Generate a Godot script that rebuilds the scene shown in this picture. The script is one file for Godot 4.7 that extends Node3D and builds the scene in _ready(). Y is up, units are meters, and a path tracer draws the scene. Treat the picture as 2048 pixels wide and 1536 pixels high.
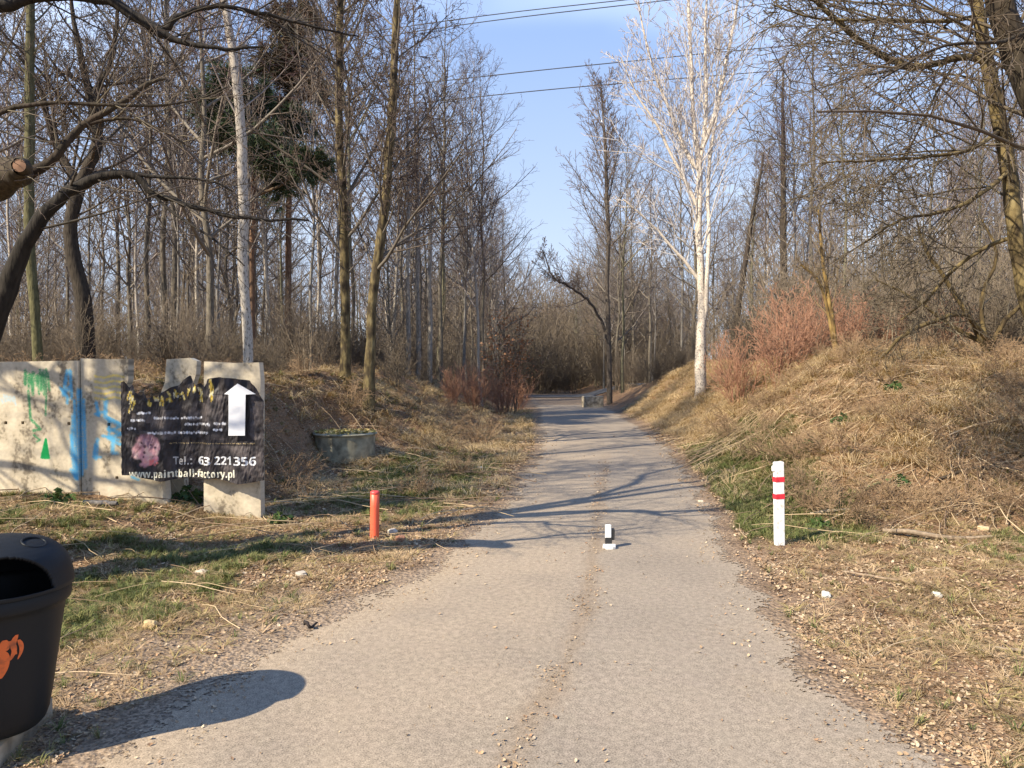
extends Node3D

const F := 1507.0      # focal length of the photograph in its own pixels
const EYE := 1.6
var rng := RandomNumberGenerator.new()
var hills := FastNoiseLite.new()
var patch := FastNoiseLite.new()
var fine := FastNoiseLite.new()
var M := {}
var taken := {}

# ---------------------------------------------------------------- helpers
class Geo:
	var v := PackedVector3Array()
	var n := PackedVector3Array()
	var c := PackedColorArray()
	var u := PackedVector2Array()
	var i := PackedInt32Array()

func rnd(a: float, b: float) -> float:
	return rng.randf_range(a, b)

func sstep(a: float, b: float, x: float) -> float:
	var t := clampf((x - a) / (b - a), 0.0, 1.0)
	return t * t * (3.0 - 2.0 * t)

func at(px: float, py: float, d: float) -> Vector3:
	return Vector3((px - 1024.0) / F * d, EYE + (740.0 - py) / F * d, -d)

func table(t: Array, x: float) -> float:
	if x <= t[0][0]: return t[0][1]
	for k in range(1, t.size()):
		if x <= t[k][0]:
			var f: float = (x - t[k - 1][0]) / (t[k][0] - t[k - 1][0])
			return lerpf(t[k - 1][1], t[k][1], f)
	return t[-1][1]

func named(called: String) -> String:
	var k: int = taken.get(called, 0)
	taken[called] = k + 1
	return called if k == 0 else "%s_%03d" % [called, k]

func thing(called: String, label: String, category: String, where := Vector3.ZERO, group := "") -> Node3D:
	var o := Node3D.new()
	o.name = named(called)
	add_child(o)
	o.position = where
	o.set_meta("label", label)
	o.set_meta("category", category)
	if group: o.set_meta("group", group)
	return o

func part(called: String, mesh: Mesh, mat: Material, parent: Node) -> MeshInstance3D:
	var o := MeshInstance3D.new()
	o.name = called
	o.mesh = mesh
	if mat: o.material_override = mat
	parent.add_child(o, true)
	return o

func top(called: String, mesh: Mesh, mat: Material, kind := "") -> MeshInstance3D:
	var o := MeshInstance3D.new()
	o.name = named(called)
	o.mesh = mesh
	o.material_override = mat
	add_child(o)
	if kind: o.set_meta("kind", kind)
	return o

func tag(o: Node, label: String, category: String, group := "") -> void:
	o.set_meta("label", label)
	o.set_meta("category", category)
	if group: o.set_meta("group", group)

func done(g: Geo) -> ArrayMesh:
	var a := []
	a.resize(Mesh.ARRAY_MAX)
	a[Mesh.ARRAY_VERTEX] = g.v
	if g.n.size() == g.v.size(): a[Mesh.ARRAY_NORMAL] = g.n
	if g.c.size() == g.v.size(): a[Mesh.ARRAY_COLOR] = g.c
	if g.u.size() == g.v.size(): a[Mesh.ARRAY_TEX_UV] = g.u
	a[Mesh.ARRAY_INDEX] = g.i
	var m := ArrayMesh.new()
	m.add_surface_from_arrays(Mesh.PRIMITIVE_TRIANGLES, a)
	return m

func flat(g: Geo) -> ArrayMesh:      # hard edges: every face its own normal
	var st := SurfaceTool.new()
	st.begin(Mesh.PRIMITIVE_TRIANGLES)
	st.set_smooth_group(-1)
	for k in g.i:
		if g.c.size(): st.set_color(g.c[k])
		if g.u.size(): st.set_uv(g.u[k])
		st.add_vertex(g.v[k])
	st.generate_normals()
	return st.commit()

func quad(g: Geo, a: Vector3, b: Vector3, c: Vector3, d: Vector3, col := Color.WHITE) -> void:
	var k := g.v.size()
	g.v.append_array(PackedVector3Array([a, b, c, d]))
	for j in 4: g.c.append(col)
	g.i.append_array(PackedInt32Array([k, k + 1, k + 2, k, k + 2, k + 3]))

func tube(g: Geo, pts: PackedVector3Array, rr: PackedFloat32Array, sides: int, c0: Color, c1: Color) -> void:
	var n := pts.size()
	var base := g.v.size()
	var u := Vector3.ZERO
	var across := sides + (1 if sides > 6 else 0)      # thick stems get a seam, so that bark can run round them
	var run := float(base % 97) * .13
	for i in n:
		if i: run += pts[i].distance_to(pts[i - 1])
		var t := (pts[mini(i + 1, n - 1)] - pts[maxi(i - 1, 0)]).normalized()
		if i == 0:
			u = t.cross(Vector3.UP if absf(t.y) < 0.9 else Vector3.RIGHT).normalized()
		else:
			u = (u - t * u.dot(t)).normalized()
		var w := t.cross(u)
		var col := c0.lerp(c1, float(i) / (n - 1))
		for k in across:
			var a := TAU * k / sides
			var nn := u * cos(a) + w * sin(a)
			g.v.append(pts[i] + nn * rr[i])
			g.n.append(nn)
			g.c.append(col)
			if sides > 6: g.u.append(Vector2(float(k) / sides, run))
	for i in n - 1:
		var b := base + i * across
		for k in sides:
			var k2 := k + 1 if across > sides else (k + 1) % sides
			g.i.append(b + k); g.i.append(b + across + k); g.i.append(b + k2)
			g.i.append(b + k2); g.i.append(b + across + k); g.i.append(b + across + k2)

func face(g: Geo, t: Array, nn: Vector3) -> void:      # a triangle turned so that its front is on the side of nn
	var away := (g.v[t[2]] - g.v[t[0]]).cross(g.v[t[1]] - g.v[t[0]]).dot(nn) > 0.0
	g.i.append(t[0]); g.i.append(t[1] if away else t[2]); g.i.append(t[2] if away else t[1])

func smooth_line(raw: Array, sub := 3, jitter := 0.0) -> Array:      # raw: [Vector3, radius]; a rounded line through the points
	var pts := PackedVector3Array()
	var rr := PackedFloat32Array()
	var n := raw.size()
	for i in n - 1:
		var a: Vector3 = raw[maxi(i - 1, 0)][0]
		var b: Vector3 = raw[i][0]
		var c: Vector3 = raw[i + 1][0]
		var d: Vector3 = raw[mini(i + 2, n - 1)][0]
		for k in sub:
			var t := float(k) / sub
			pts.append(b.cubic_interpolate(c, a, d, t) + Vector3(rnd(-1, 1), rnd(-1, 1), rnd(-1, 1)) * jitter)
			rr.append(lerpf(raw[i][1], raw[i + 1][1], t) * rnd(0.96, 1.05))
	pts.append(raw[-1][0])
	rr.append(raw[-1][1])
	return [pts, rr]

func seen_line(raw: Array, sub := 3, jitter := 0.0) -> Array:        # raw: [px, py, metres away, thickness in pixels]
	var out := []
	for r in raw: out.append([at(r[0], r[1], r[2]), r[3] * r[2] / F / 2.0])
	return smooth_line(out, sub, jitter)

# ---------------------------------------------------------------- plants
func limb(g: Geo, p: Vector3, d: Vector3, ln: float, r: float, lv: int, S: Dictionary) -> void:
	var ns: int = S.seg[lv]
	var pts := PackedVector3Array([p])
	var rr := PackedFloat32Array([r])
	var stride := ln / ns
	var wob: float = S.wob[lv]
	var lift: float = S.up[lv]
	for i in ns:
		d = (d + Vector3(rnd(-wob, wob), rnd(-wob, wob) + lift, rnd(-wob, wob))).normalized()
		p += d * stride
		pts.append(p)
		rr.append(maxf(r * lerpf(1.0, 0.3, float(i + 1) / ns), S.rmin))
	tube(g, pts, rr, S.sides[lv], S.cols[lv], S.cols[lv + 1])
	branch_out(g, pts, rr, ln, lv, S)

func branch_out(g: Geo, pts: PackedVector3Array, rr: PackedFloat32Array, ln: float, lv: int, S: Dictionary, from := -1.0, count := -1) -> void:
	if lv >= S.levels:
		if S.has("leaves"): S.leaves.append_array(PackedVector3Array([pts[-1], pts[pts.size() / 2]]))
		return
	var n: int = count if count >= 0 else S.n[lv]
	var t0: float = from if from >= 0.0 else S.start[lv]
	var spin := rnd(0, TAU)
	for k in n:
		var t := lerpf(t0, 0.985, (k + rng.randf()) / n)
		var f := t * (pts.size() - 1)
		var i := mini(int(f), pts.size() - 2)
		var q := pts[i].lerp(pts[i + 1], f - i)
		var dir := (pts[i + 1] - pts[i]).normalized()
		var rad := lerpf(rr[i], rr[i + 1], f - i)
		var side := dir.cross(Vector3.RIGHT if absf(dir.x) < 0.8 else Vector3.UP).normalized().rotated(dir, spin + k * 2.4 + rnd(-0.5, 0.5))
		var a := deg_to_rad(S.ang[lv] + rnd(-14, 14))
		var cl: float = ln * S.ratio[lv] * lerpf(1.0, S.shrink[lv], (t - t0) / (1.0 - t0)) * rnd(0.55, 1.25)
		limb(g, q, dir * cos(a) + side * sin(a), cl, clampf(cl * S.slim, S.rmin, rad * 0.7), lv + 1, S)

func lin(r: float, g: float, b: float) -> Color:
	return Color(r, g, b)

func species(kind: String) -> Dictionary:
	var brown := [lin(.17, .135, .095), lin(.16, .12, .09), lin(.15, .105, .08), lin(.15, .10, .075), lin(.15, .10, .075), lin(.15, .10, .075)]
	match kind:
		"slender":
			return {levels = 3, n = [34, 8, 4], start = [.34, .2, .2], ang = [48, 42, 40], ratio = [.25, .42, .42], shrink = [.3, .5, .6], seg = [14, 5, 3, 2], sides = [7, 4, 3, 3], wob = [.03, .1, .14, .18], up = [.02, .1, .06, .03], slim = .012, rmin = .0045, cols = brown}
		"spreading":
			return {levels = 3, n = [24, 11, 6], start = [.22, .15, .2], ang = [58, 48, 42], ratio = [.42, .42, .4], shrink = [.35, .5, .6], seg = [12, 7, 4, 2], sides = [7, 5, 3, 3], wob = [.06, .17, .2, .22], up = [.02, .08, .05, .02], slim = .014, rmin = .0045, cols = brown}
		"birch":
			return {levels = 3, n = [40, 9, 6], start = [.28, .25, .2], ang = [38, 36, 40], ratio = [.26, .4, .45], shrink = [.3, .6, .7], seg = [14, 6, 3, 3], sides = [7, 4, 3, 3], wob = [.025, .07, .12, .14], up = [.02, .1, -.03, -.16], slim = .010, rmin = .0042, cols = [lin(.52, .49, .44), lin(.36, .31, .27), lin(.17, .12, .10), lin(.13, .085, .075), lin(.13, .085, .075)]}
		"near":
			return {levels = 4, n = [20, 9, 6, 4], start = [.25, .15, .2, .2], ang = [50, 46, 42, 42], ratio = [.4, .42, .42, .45], shrink = [.4, .5, .6, .7], seg = [12, 8, 5, 3, 2], sides = [8, 6, 4, 3, 3], wob = [.05, .12, .16, .2, .2], up = [.02, .05, .04, .02, .01], slim = .011, rmin = .003, cols = brown}
		"bush":
			return {levels = 3, n = [0, 9, 5], start = [.2, .2, .2], ang = [30, 34, 38], ratio = [.5, .42, .45], shrink = [.5, .5, .6], seg = [3, 5, 3, 2], sides = [4, 4, 3, 3], wob = [.1, .13, .16, .2], up = [.02, .06, .05, .02], slim = .006, rmin = .0035, cols = brown}
	return {}

func tree_shape(kind: String, h: float, r: float, sd: int, change := {}) -> Array:      # [trunk mesh, crown mesh]
	rng.seed = sd
	var S := species(kind)
	S.merge(change, true)
	var tg := Geo.new()
	var cg := Geo.new()
	var raw := []
	var lean := Vector3(rnd(-.03, .03), 0, rnd(-.03, .03)) * h
	var bend := Vector3(rnd(-.02, .02), 0, rnd(-.02, .02)) * h
	for k in 9:
		var t := k / 8.0
		raw.append([Vector3(0, h * t - .25 * (1 - t), 0) + lean * t + bend * sin(t * PI) + Vector3(rnd(-1, 1), 0, rnd(-1, 1)) * .006 * h * (1 if k else 0), lerpf(r, r * .1, pow(t, .9)) * (1.35 if k == 0 else 1.0)])
	var line := smooth_line(raw, 3)
	tube(tg, line[0], line[1], S.sides[0], S.cols[0], S.cols[1])
	branch_out(cg, line[0], line[1], h, 0, S)
	return [done(tg), done(cg)]

func bush_shape(stems: int, h: float, tilt: float, sd: int, change := {}, leafy := 0.0) -> ArrayMesh:
	rng.seed = sd
	var S := species("bush")
	S.merge(change, true)
	S.leaves = PackedVector3Array()
	var g := Geo.new()
	for k in stems:
		var a := rnd(0, TAU)
		var d := Vector3(cos(a) * rnd(0, tilt), 1, sin(a) * rnd(0, tilt)).normalized()
		var ln := h * rnd(.55, 1.1)
		limb(g, Vector3(cos(a), 0, sin(a)) * rnd(0, .14) * h + Vector3(0, -.08, 0), d, ln, clampf(ln * .006, S.rmin, .02), 1, S)
	if leafy > 0.0:
		for p in S.leaves:
			if rng.randf() < leafy:
				leaf(g, p + Vector3(0, -.02, 0), rnd(.04, .08), S.leaf_cols[rng.randi() % S.leaf_cols.size()])
	return done(g)

func leaf(g: Geo, p: Vector3, s: float, col: Color) -> void:
	var b := Basis.from_euler(Vector3(rnd(-1.2, 1.2), rnd(0, TAU), rnd(-1.2, 1.2)))
	var k := g.v.size()
	var nn := b * Vector3.UP
	for q in [Vector3(-s, 0, 0), Vector3(0, s * .15, -s * .55), Vector3(s, 0, 0), Vector3(0, s * .15, s * .55)]:
		g.v.append(p + b * q)
		g.n.append(nn)
		g.c.append(col)
	g.i.append_array(PackedInt32Array([k, k + 1, k + 2, k, k + 2, k + 3]))

func plant_tree(shape: Array, called: String, label: String, group: String, where: Vector3, turn: float, k: float, bark: Material, twig: Material) -> Node3D:
	var o := thing(called, label, "tree", where, group)
	o.rotation.y = turn
	o.scale = Vector3.ONE * k
	part("trunk", shape[0], bark, o)
	part("crown", shape[1], twig, o)
	return o

# ---------------------------------------------------------------- the lie of the land (d: metres ahead of the camera)
const LEFT_EDGE := [[-6.0, -2.4], [2.0, -1.75], [3.03, -1.6], [4.09, -1.45], [4.8, -1.05], [5.4, -.8], [6.5, -.42], [9.3, .1], [15.0, .7], [22.0, .9], [30.0, 1.2], [46.0, 1.2], [80.0, 1.2], [140.0, .6]]
const RIGHT_EDGE := [[-6.0, 2.2], [2.0, 1.7], [3.03, 1.58], [3.65, 1.42], [4.3, 1.45], [5.24, 1.62], [6.7, 1.82], [9.3, 2.26], [15.0, 3.05], [22.0, 3.5], [30.0, 3.8], [46.0, 3.9], [80.0, 3.9], [140.0, 3.0]]

func centre(d: float) -> float:
	return (table(LEFT_EDGE, d) + table(RIGHT_EDGE, d)) / 2.0

func ground_y(x: float, d: float) -> float:
	var le := table(LEFT_EDGE, d)
	var re := table(RIGHT_EDGE, d)
	var right := sstep(re + .2, re + 3.3, x) * sstep(6.9, 12.6, d) * 1.78
	var lb := sstep(le - .9, le - 4.9, x) * sstep(10.3, 16.0, d)
	var fill := sstep(-2.85, -4.3, x) * sstep(8.2, 10.0, d)
	var left := 1.5 * (1.0 - (1.0 - lb) * (1.0 - fill))
	var mound := .27 * sstep(-2.5, -4.6, x) * sstep(4.6, 7.4, d) * (1.0 - fill)
	var far := lerpf(1.0, .4, sstep(25.0, 42.0, d))
	var off := maxf(le - x, x - re)
	var rough := sstep(.1, 1.6, off)
	var h := (right + left) * far + mound
	h += rough * (hills.get_noise_2d(x * 6.0, d * 6.0) * .09 + hills.get_noise_2d(x * 1.6, d * 1.6) * .3 * sstep(.3, 1.2, h) + hills.get_noise_2d(x * 15.0, d * 15.0) * .10 * sstep(.1, .7, h))
	h += .012 * patch.get_noise_2d(x * 40.0, d * 40.0) * sstep(-.1, .2, off)
	h -= .02 * sstep(.25, -.05, off) * 0.0
	return h

func ground_at(x: float, d: float) -> Vector3:
	return Vector3(x, ground_y(x, d), -d)

func green_at(x: float, d: float) -> float:      # how mossy or grassy the ground is, 0 to 1
	var le := table(LEFT_EDGE, d)
	var re := table(RIGHT_EDGE, d)
	var n := patch.get_noise_2d(x * 9.0 + 40.0, d * 9.0) * .5 + .5
	var n2 := patch.get_noise_2d(x * 34.0 + 90.0, d * 34.0) * .5 + .5
	var w := 0.0
	if x > re:
		w = 1.0 * sstep(.15, .6, x - re) * sstep(2.0, 1.2, x - re) * sstep(6.6, 7.6, d) * sstep(18.0, 12.0, d)
		w = maxf(w, .5 * sstep(1.5, 3.0, x - re) * sstep(4.0, 5.2, d) * sstep(8.2, 6.8, d))
		w = maxf(w, .16 * sstep(1.0, 3.0, x - re))
	elif x < le:
		w = .42 * sstep(.7, 1.8, le - x) * sstep(8.2, 6.6, d)
		w = maxf(w, .5 * sstep(.3, 1.0, le - x) * sstep(3.0, 2.0, le - x) * sstep(7.0, 8.6, d) * sstep(16.0, 12.0, d))
		w = maxf(w, .22 * sstep(.8, 2.0, le - x))
	return clampf((n * .55 + n2 * .55 + w - .82) * 3.2, 0.0, 1.0)

func ground_colour(x: float, d: float) -> Color:
	var le := table(LEFT_EDGE, d)
	var re := table(RIGHT_EDGE, d)
	var off := maxf(le - x, x - re)
	var n := patch.get_noise_2d(x * 14.0, d * 14.0) * .5 + .5
	var n2 := fine.get_noise_2d(x * 30.0, d * 30.0) * .5 + .5
	var c := Color(0.398, 0.252, 0.15).lerp(Color(0.511, 0.336, 0.2), n)
	c = c.lerp(Color(0.192, 0.12, 0.075), clampf(n2 * 2.2 - 1.1, 0, 1))
	var sand := maxf(sstep(.9, .0, off + (n2 - .5) * .9), 1.3 * sstep(.3, .05, off))
	if x < le: sand = maxf(sand, sstep(1.5, .2, off + (n - .5) * 1.2) * sstep(6.8, 5.0, d))
	c = c.lerp(Color(.53, .43, .325), minf(1.0, sand * (.75 if x < le else .6)))
	if x > re:
		var straw := sstep(1.2, 3.2, off) * sstep(7.5, 11.0, d)
		c = c.lerp(Color(.50, .37, .225), straw * n)
	c = c.lerp(Color(.16, .175, .05).lerp(Color(.26, .24, .085), n2), green_at(x, d) * .8)
	return c

# ---------------------------------------------------------------- materials
func ramp_texture(sd: int, freq: float, cols: Array, offs: Array, size := 512, cell := false, octaves := 4) -> NoiseTexture2D:
	var nt := NoiseTexture2D.new()
	var n := FastNoiseLite.new()
	n.seed = sd
	n.frequency = freq
	n.fractal_octaves = octaves
	if cell:
		n.noise_type = FastNoiseLite.TYPE_CELLULAR
		n.cellular_return_type = FastNoiseLite.RETURN_CELL_VALUE
		n.domain_warp_enabled = true
		n.domain_warp_amplitude = 18.0
		n.domain_warp_frequency = .03
	else:
		n.noise_type = FastNoiseLite.TYPE_SIMPLEX_SMOOTH
	nt.width = size
	nt.height = size
	nt.seamless = true
	nt.noise = n
	var gr := Gradient.new()
	gr.offsets = PackedFloat32Array(offs)
	gr.colors = PackedColorArray(cols)
	nt.color_ramp = gr
	return nt

func grey(v: float) -> Color:
	return Color(v, v, v)

func plain(r: float, g: float, b: float, rough := .8) -> StandardMaterial3D:
	var m := StandardMaterial3D.new()
	m.albedo_color = Color(r, g, b).linear_to_srgb()
	m.roughness = rough
	return m

func tinted(tex: Texture2D, scale: Vector3, rough := .92, in_world := false) -> StandardMaterial3D:
	var m := StandardMaterial3D.new()
	m.vertex_color_use_as_albedo = true
	m.roughness = rough
	m.metallic_specular = .3
	if tex:
		m.albedo_texture = tex
		m.uv1_triplanar = true
		m.uv1_world_triplanar = in_world
		m.uv1_scale = scale
	return m

func make_materials() -> void:
	var bark := ramp_texture(3, .03, [grey(.52), grey(.8), grey(1)], [0, .5, 1], 256)
	M.bark = tinted(bark, Vector3(3, .7, 3))
	M.bark.heightmap_enabled = true
	M.bark.heightmap_texture = bark
	M.bark.heightmap_scale = 1.5
	var lichen := ramp_texture(9, .02, [Color(.42, .38, .34), Color(.58, .54, .48), Color(.84, .78, .62), Color(1, .96, .82)], [.1, .4, .6, .9], 256)
	M.lichen = tinted(lichen, Vector3(1.6, .5, 1.6))
	M.lichen.heightmap_enabled = true
	M.lichen.heightmap_texture = bark
	M.lichen.heightmap_scale = 1.5
	M.twig = tinted(null, Vector3.ONE)
	var b2 := ramp_texture(5, .012, [Color(.10, .09, .085), Color(.16, .14, .13), Color(.86, .83, .79), Color(1, .98, .95), Color(.93, .88, .82)], [0, .17, .27, .6, 1], 512)
	M.birch = tinted(b2, Vector3(3, 1.9, 1), .75)
	M.birch.uv1_triplanar = false
	M.ground = tinted(ramp_texture(11, .09, [grey(.34), Color(.58, .56, .54), Color(.76, .74, .72), Color(.9, .88, .85), Color(1, .97, .92)], [0, .25, .55, .85, 1], 1024, true), Vector3(.8, .8, .8), .95, true)
	M.ground.heightmap_enabled = true
	M.ground.heightmap_texture = ramp_texture(12, .05, [grey(0), grey(1)], [0, 1], 512, false, 5)
	M.ground.heightmap_scale = 1.3
	M.litter = tinted(null, Vector3.ONE, .85)
	M.grass = tinted(null, Vector3.ONE, .8)
	M.grass.backlight_enabled = true
	M.grass.backlight = Color(.35, .4, .2)
	var conc := ramp_texture(21, .012, [Color(.55, .53, .5), Color(.78, .76, .72), Color(1, .99, .96)], [.1, .45, .9], 512, false, 6)
	M.concrete = plain(.50, .45, .37, .92)
	M.concrete.albedo_texture = conc
	M.concrete.uv1_triplanar = true
	M.concrete.uv1_scale = Vector3.ONE * .8
	M.concrete.heightmap_enabled = true
	M.concrete.heightmap_texture = conc
	M.concrete.heightmap_scale = .6
	M.mossy = M.concrete.duplicate()
	M.mossy.albedo_color = Color(.46, .43, .32).linear_to_srgb()

# asphalt: speckled stone grain, with a coverage noise in alpha that lets the worn edge break up
func asphalt_texture() -> ImageTexture:
	var s := 1024
	var a := FastNoiseLite.new(); a.seed = 31; a.frequency = .16; a.fractal_octaves = 3; a.fractal_gain = .7
	var b := FastNoiseLite.new(); b.seed = 32; b.frequency = .03; b.fractal_octaves = 6; b.fractal_gain = .7
	var e := FastNoiseLite.new(); e.seed = 33; e.frequency = .03; e.fractal_octaves = 6; e.fractal_gain = .62
	var ia := a.get_seamless_image(s, s).get_data()
	var ib := b.get_seamless_image(s, s).get_data()
	var ie := e.get_seamless_image(s, s).get_data()
	var out := PackedByteArray()
	out.resize(s * s * 4)
	for k in s * s:
		var g := ia[k] / 255.0
		var v := .82 + (g - .5) * .40 + (ib[k] / 255.0 - .5) * .24
		if g < .26: v -= .12
		out[k * 4] = clampi(int(v * 255), 0, 255)
		out[k * 4 + 1] = clampi(int((v * .985) * 255), 0, 255)
		out[k * 4 + 2] = clampi(int((v * .96) * 255), 0, 255)
		out[k * 4 + 3] = 128 + ie[k] / 2
	return ImageTexture.create_from_image(Image.create_from_data(s, s, false, Image.FORMAT_RGBA8, out))

# ---------------------------------------------------------------- flat print: painting on an Image
func dab(im: Image, x: float, y: float, r: float, col: Color, rough: float) -> void:
	for j in range(maxi(0, int(y - r)), mini(im.get_height(), int(y + r) + 1)):
		for i in range(maxi(0, int(x - r)), mini(im.get_width(), int(x + r) + 1)):
			var q := Vector2(i - x, j - y).length() / r
			if q < 1.0 and rng.randf() > rough:
				im.set_pixel(i, j, im.get_pixel(i, j).lerp(col, .8 * (1.0 - q * q)))

func stroke(im: Image, pts: Array, r: float, col: Color, rough := .35) -> void:
	for k in pts.size() - 1:
		var a := Vector2(pts[k][0], pts[k][1])
		var b := Vector2(pts[k + 1][0], pts[k + 1][1])
		var n := maxi(1, int(a.distance_to(b) / (r * .6)))
		for t in n:
			var p := a.lerp(b, float(t) / n)
			dab(im, p.x, p.y, r * rnd(.8, 1.15), col, rough)

func write_on(im: Image, text: String, x: float, y: float, high: float, wide: float, col: Color, fade: float) -> void:      # y: the baseline
	var tm := TextMesh.new()
	var f := SystemFont.new()
	f.font_names = PackedStringArray(["Droid Sans"])
	f.font_weight = 700
	tm.font = f
	tm.text = text
	tm.font_size = 64
	tm.pixel_size = 1.0
	tm.depth = 0.0
	tm.curve_step = 4.0
	var a := tm.get_mesh_arrays()
	var v: PackedVector3Array = a[Mesh.ARRAY_VERTEX]
	if v.is_empty(): return
	var idx: PackedInt32Array = a[Mesh.ARRAY_INDEX] if a[Mesh.ARRAY_INDEX] != null else PackedInt32Array(range(v.size()))
	var lo := Vector2(1e9, 1e9)
	var hi := -lo
	for p in v:
		lo = lo.min(Vector2(p.x, p.y))
		hi = hi.max(Vector2(p.x, p.y))
	var k := Vector2(wide / (hi.x - lo.x), high / (hi.y - lo.y))
	for t in idx.size() / 3:
		var q := []
		for e in 3:
			var p := v[idx[t * 3 + e]]
			q.append(Vector2(x + (p.x - lo.x) * k.x, y - (p.y - lo.y) * k.y))
		var A: Vector2 = q[0]
		var B: Vector2 = q[1]
		var C: Vector2 = q[2]
		var area := (B - A).cross(C - A)
		if absf(area) < 1e-6: continue
		for j in range(int(minf(A.y, minf(B.y, C.y))), int(maxf(A.y, maxf(B.y, C.y))) + 1):
			for i in range(int(minf(A.x, minf(B.x, C.x))), int(maxf(A.x, maxf(B.x, C.x))) + 1):
				if i < 0 or j < 0 or i >= im.get_width() or j >= im.get_height(): continue
				var p := Vector2(i + .5, j + .5)
				var w0 := (B - p).cross(C - p) / area
				var w1 := (C - p).cross(A - p) / area
				if w0 > -.02 and w1 > -.02 and w0 + w1 < 1.02:
					var worn := fine.get_noise_2d(i * 6.0, j * 6.0) * .5 + .5
					im.set_pixel(i, j, im.get_pixel(i, j).lerp(col, clampf(1.45 - worn * fade * 1.3, .0, 1.0)))

# ---------------------------------------------------------------- scene
func _ready() -> void:
	rng.seed = 7
	hills.seed = 4; hills.frequency = .1; hills.fractal_octaves = 4
	patch.seed = 8; patch.frequency = .05; patch.fractal_octaves = 4
	fine.seed = 15; fine.frequency = .06; fine.fractal_octaves = 3
	# camera, sky, sun, exposure
	var cam := Camera3D.new()
	cam.name = "camera"
	cam.position = Vector3(0, EYE, 0)
	cam.rotation_degrees.x = -1.06
	cam.fov = 54.0
	cam.far = 600.0
	add_child(cam)
	var we := WorldEnvironment.new()
	we.name = "surroundings"
	var env := Environment.new()
	env.background_mode = Environment.BG_SKY
	var sm := ProceduralSkyMaterial.new()
	sm.sky_top_color = Color(.30, .475, .735)
	sm.sky_horizon_color = Color(.72, .77, .82)
	sm.sky_curve = .31
	sm.ground_bottom_color = Color(.42, .36, .30)
	sm.ground_horizon_color = Color(.62, .58, .54)
	sm.sun_angle_max = 12.0
	sm.sky_cover = wisps()
	sm.sky_cover_modulate = Color(1, 1, 1, .75)
	env.sky = Sky.new()
	env.sky.sky_material = sm
	env.tonemap_mode = Environment.TONE_MAPPER_LINEAR
	env.tonemap_exposure = 1.85
	env.sdfgi_enabled = true
	env.ssao_enabled = true
	env.ssil_enabled = true
	we.environment = env
	add_child(we)
	var sun := DirectionalLight3D.new()
	sun.name = "sun"
	sun.light_energy = 1.6
	sun.light_color = Color(1, .955, .87)
	sun.light_angular_distance = .5
	sun.shadow_enabled = true
	var el := deg_to_rad(38)
	sun.basis = Basis.looking_at(Vector3(.81 * cos(el), -sin(el), -.59 * cos(el)))
	add_child(sun)

	make_materials()
	make_ground()
	make_path()
	make_wall()
	make_banner()
	make_near_trees()
	make_wood()
	make_shrubs()
	make_cables()
	make_bin()
	make_posts()
	make_well_and_blocks()
	make_litter()
	make_grass()
	make_sticks_and_stones()

func wisps() -> ImageTexture:
	var w := 512
	var h := 256
	var n := FastNoiseLite.new()
	n.seed = 77; n.frequency = 1.0; n.fractal_octaves = 5
	var im := Image.create(w, h, false, Image.FORMAT_RGBAF)
	for j in h:
		var up := (.5 - (j + .5) / h) * PI
		for i in w:
			var az := (i + .5) / w * TAU
			var p := Vector3(cos(az) * cos(up), sin(up) * 2.2, sin(az) * cos(up))
			var v := clampf(n.get_noise_3d(p.x * 1.3 + p.y * .8, p.y * 3.4, p.z * 1.3) * 1.7 - .02, 0, 1)
			im.set_pixel(i, j, Color(.36, .36, .33, v))
	return ImageTexture.create_from_image(im)

func grid_steps(spans: Array) -> PackedFloat32Array:      # spans: [from, to, step]
	var out := PackedFloat32Array()
	for s in spans:
		var n := maxi(1, roundi((s[1] - s[0]) / s[2]))
		for k in n: out.append(lerpf(s[0], s[1], float(k) / n))
	out.append(spans[-1][1])
	return out

func make_ground() -> void:
	var xs := grid_steps([[-260, -60, 20], [-60, -20, 2], [-20, -7, .5], [-7, 8, .085], [8, 20, .5], [20, 60, 2], [60, 260, 20]])
	var ds := grid_steps([[-60, -8, 6], [-8, 1.5, .5], [1.5, 10, .075], [10, 20, .16], [20, 36, .4], [36, 60, 1.5], [60, 120, 5], [120, 420, 30]])
	var g := Geo.new()
	for d in ds:
		for x in xs:
			g.v.append(ground_at(x, d))
			g.c.append(ground_colour(x, d))
	var w := xs.size()
	for j in ds.size() - 1:
		for i in w - 1:
			var k := j * w + i
			g.i.append_array(PackedInt32Array([k, k + w, k + 1, k + 1, k + w, k + w + 1]))
	var h := ds.size()
	g.n.resize(g.v.size())
	for j in h:
		for i in w:
			var a := g.v[j * w + mini(i + 1, w - 1)] - g.v[j * w + maxi(i - 1, 0)]
			var b := g.v[mini(j + 1, h - 1) * w + i] - g.v[maxi(j - 1, 0) * w + i]
			g.n[j * w + i] = a.cross(b).normalized()
	var o := top("ground", done(g), M.ground, "structure")
	tag(o, "brown leaf-strewn woodland ground with mossy patches", "ground")

func strip_x(d: float) -> float:      # the moss and litter line down the middle of the path
	return table([[0.0, -.75], [3.17, .03], [3.77, .19], [4.64, .42], [5.6, .58], [6.9, .76], [9.5, 1.1], [15.0, 1.9], [30.0, 2.5], [60.0, 2.6]], d) + patch.get_noise_2d(d * 30.0, 7.0) * .05

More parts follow.
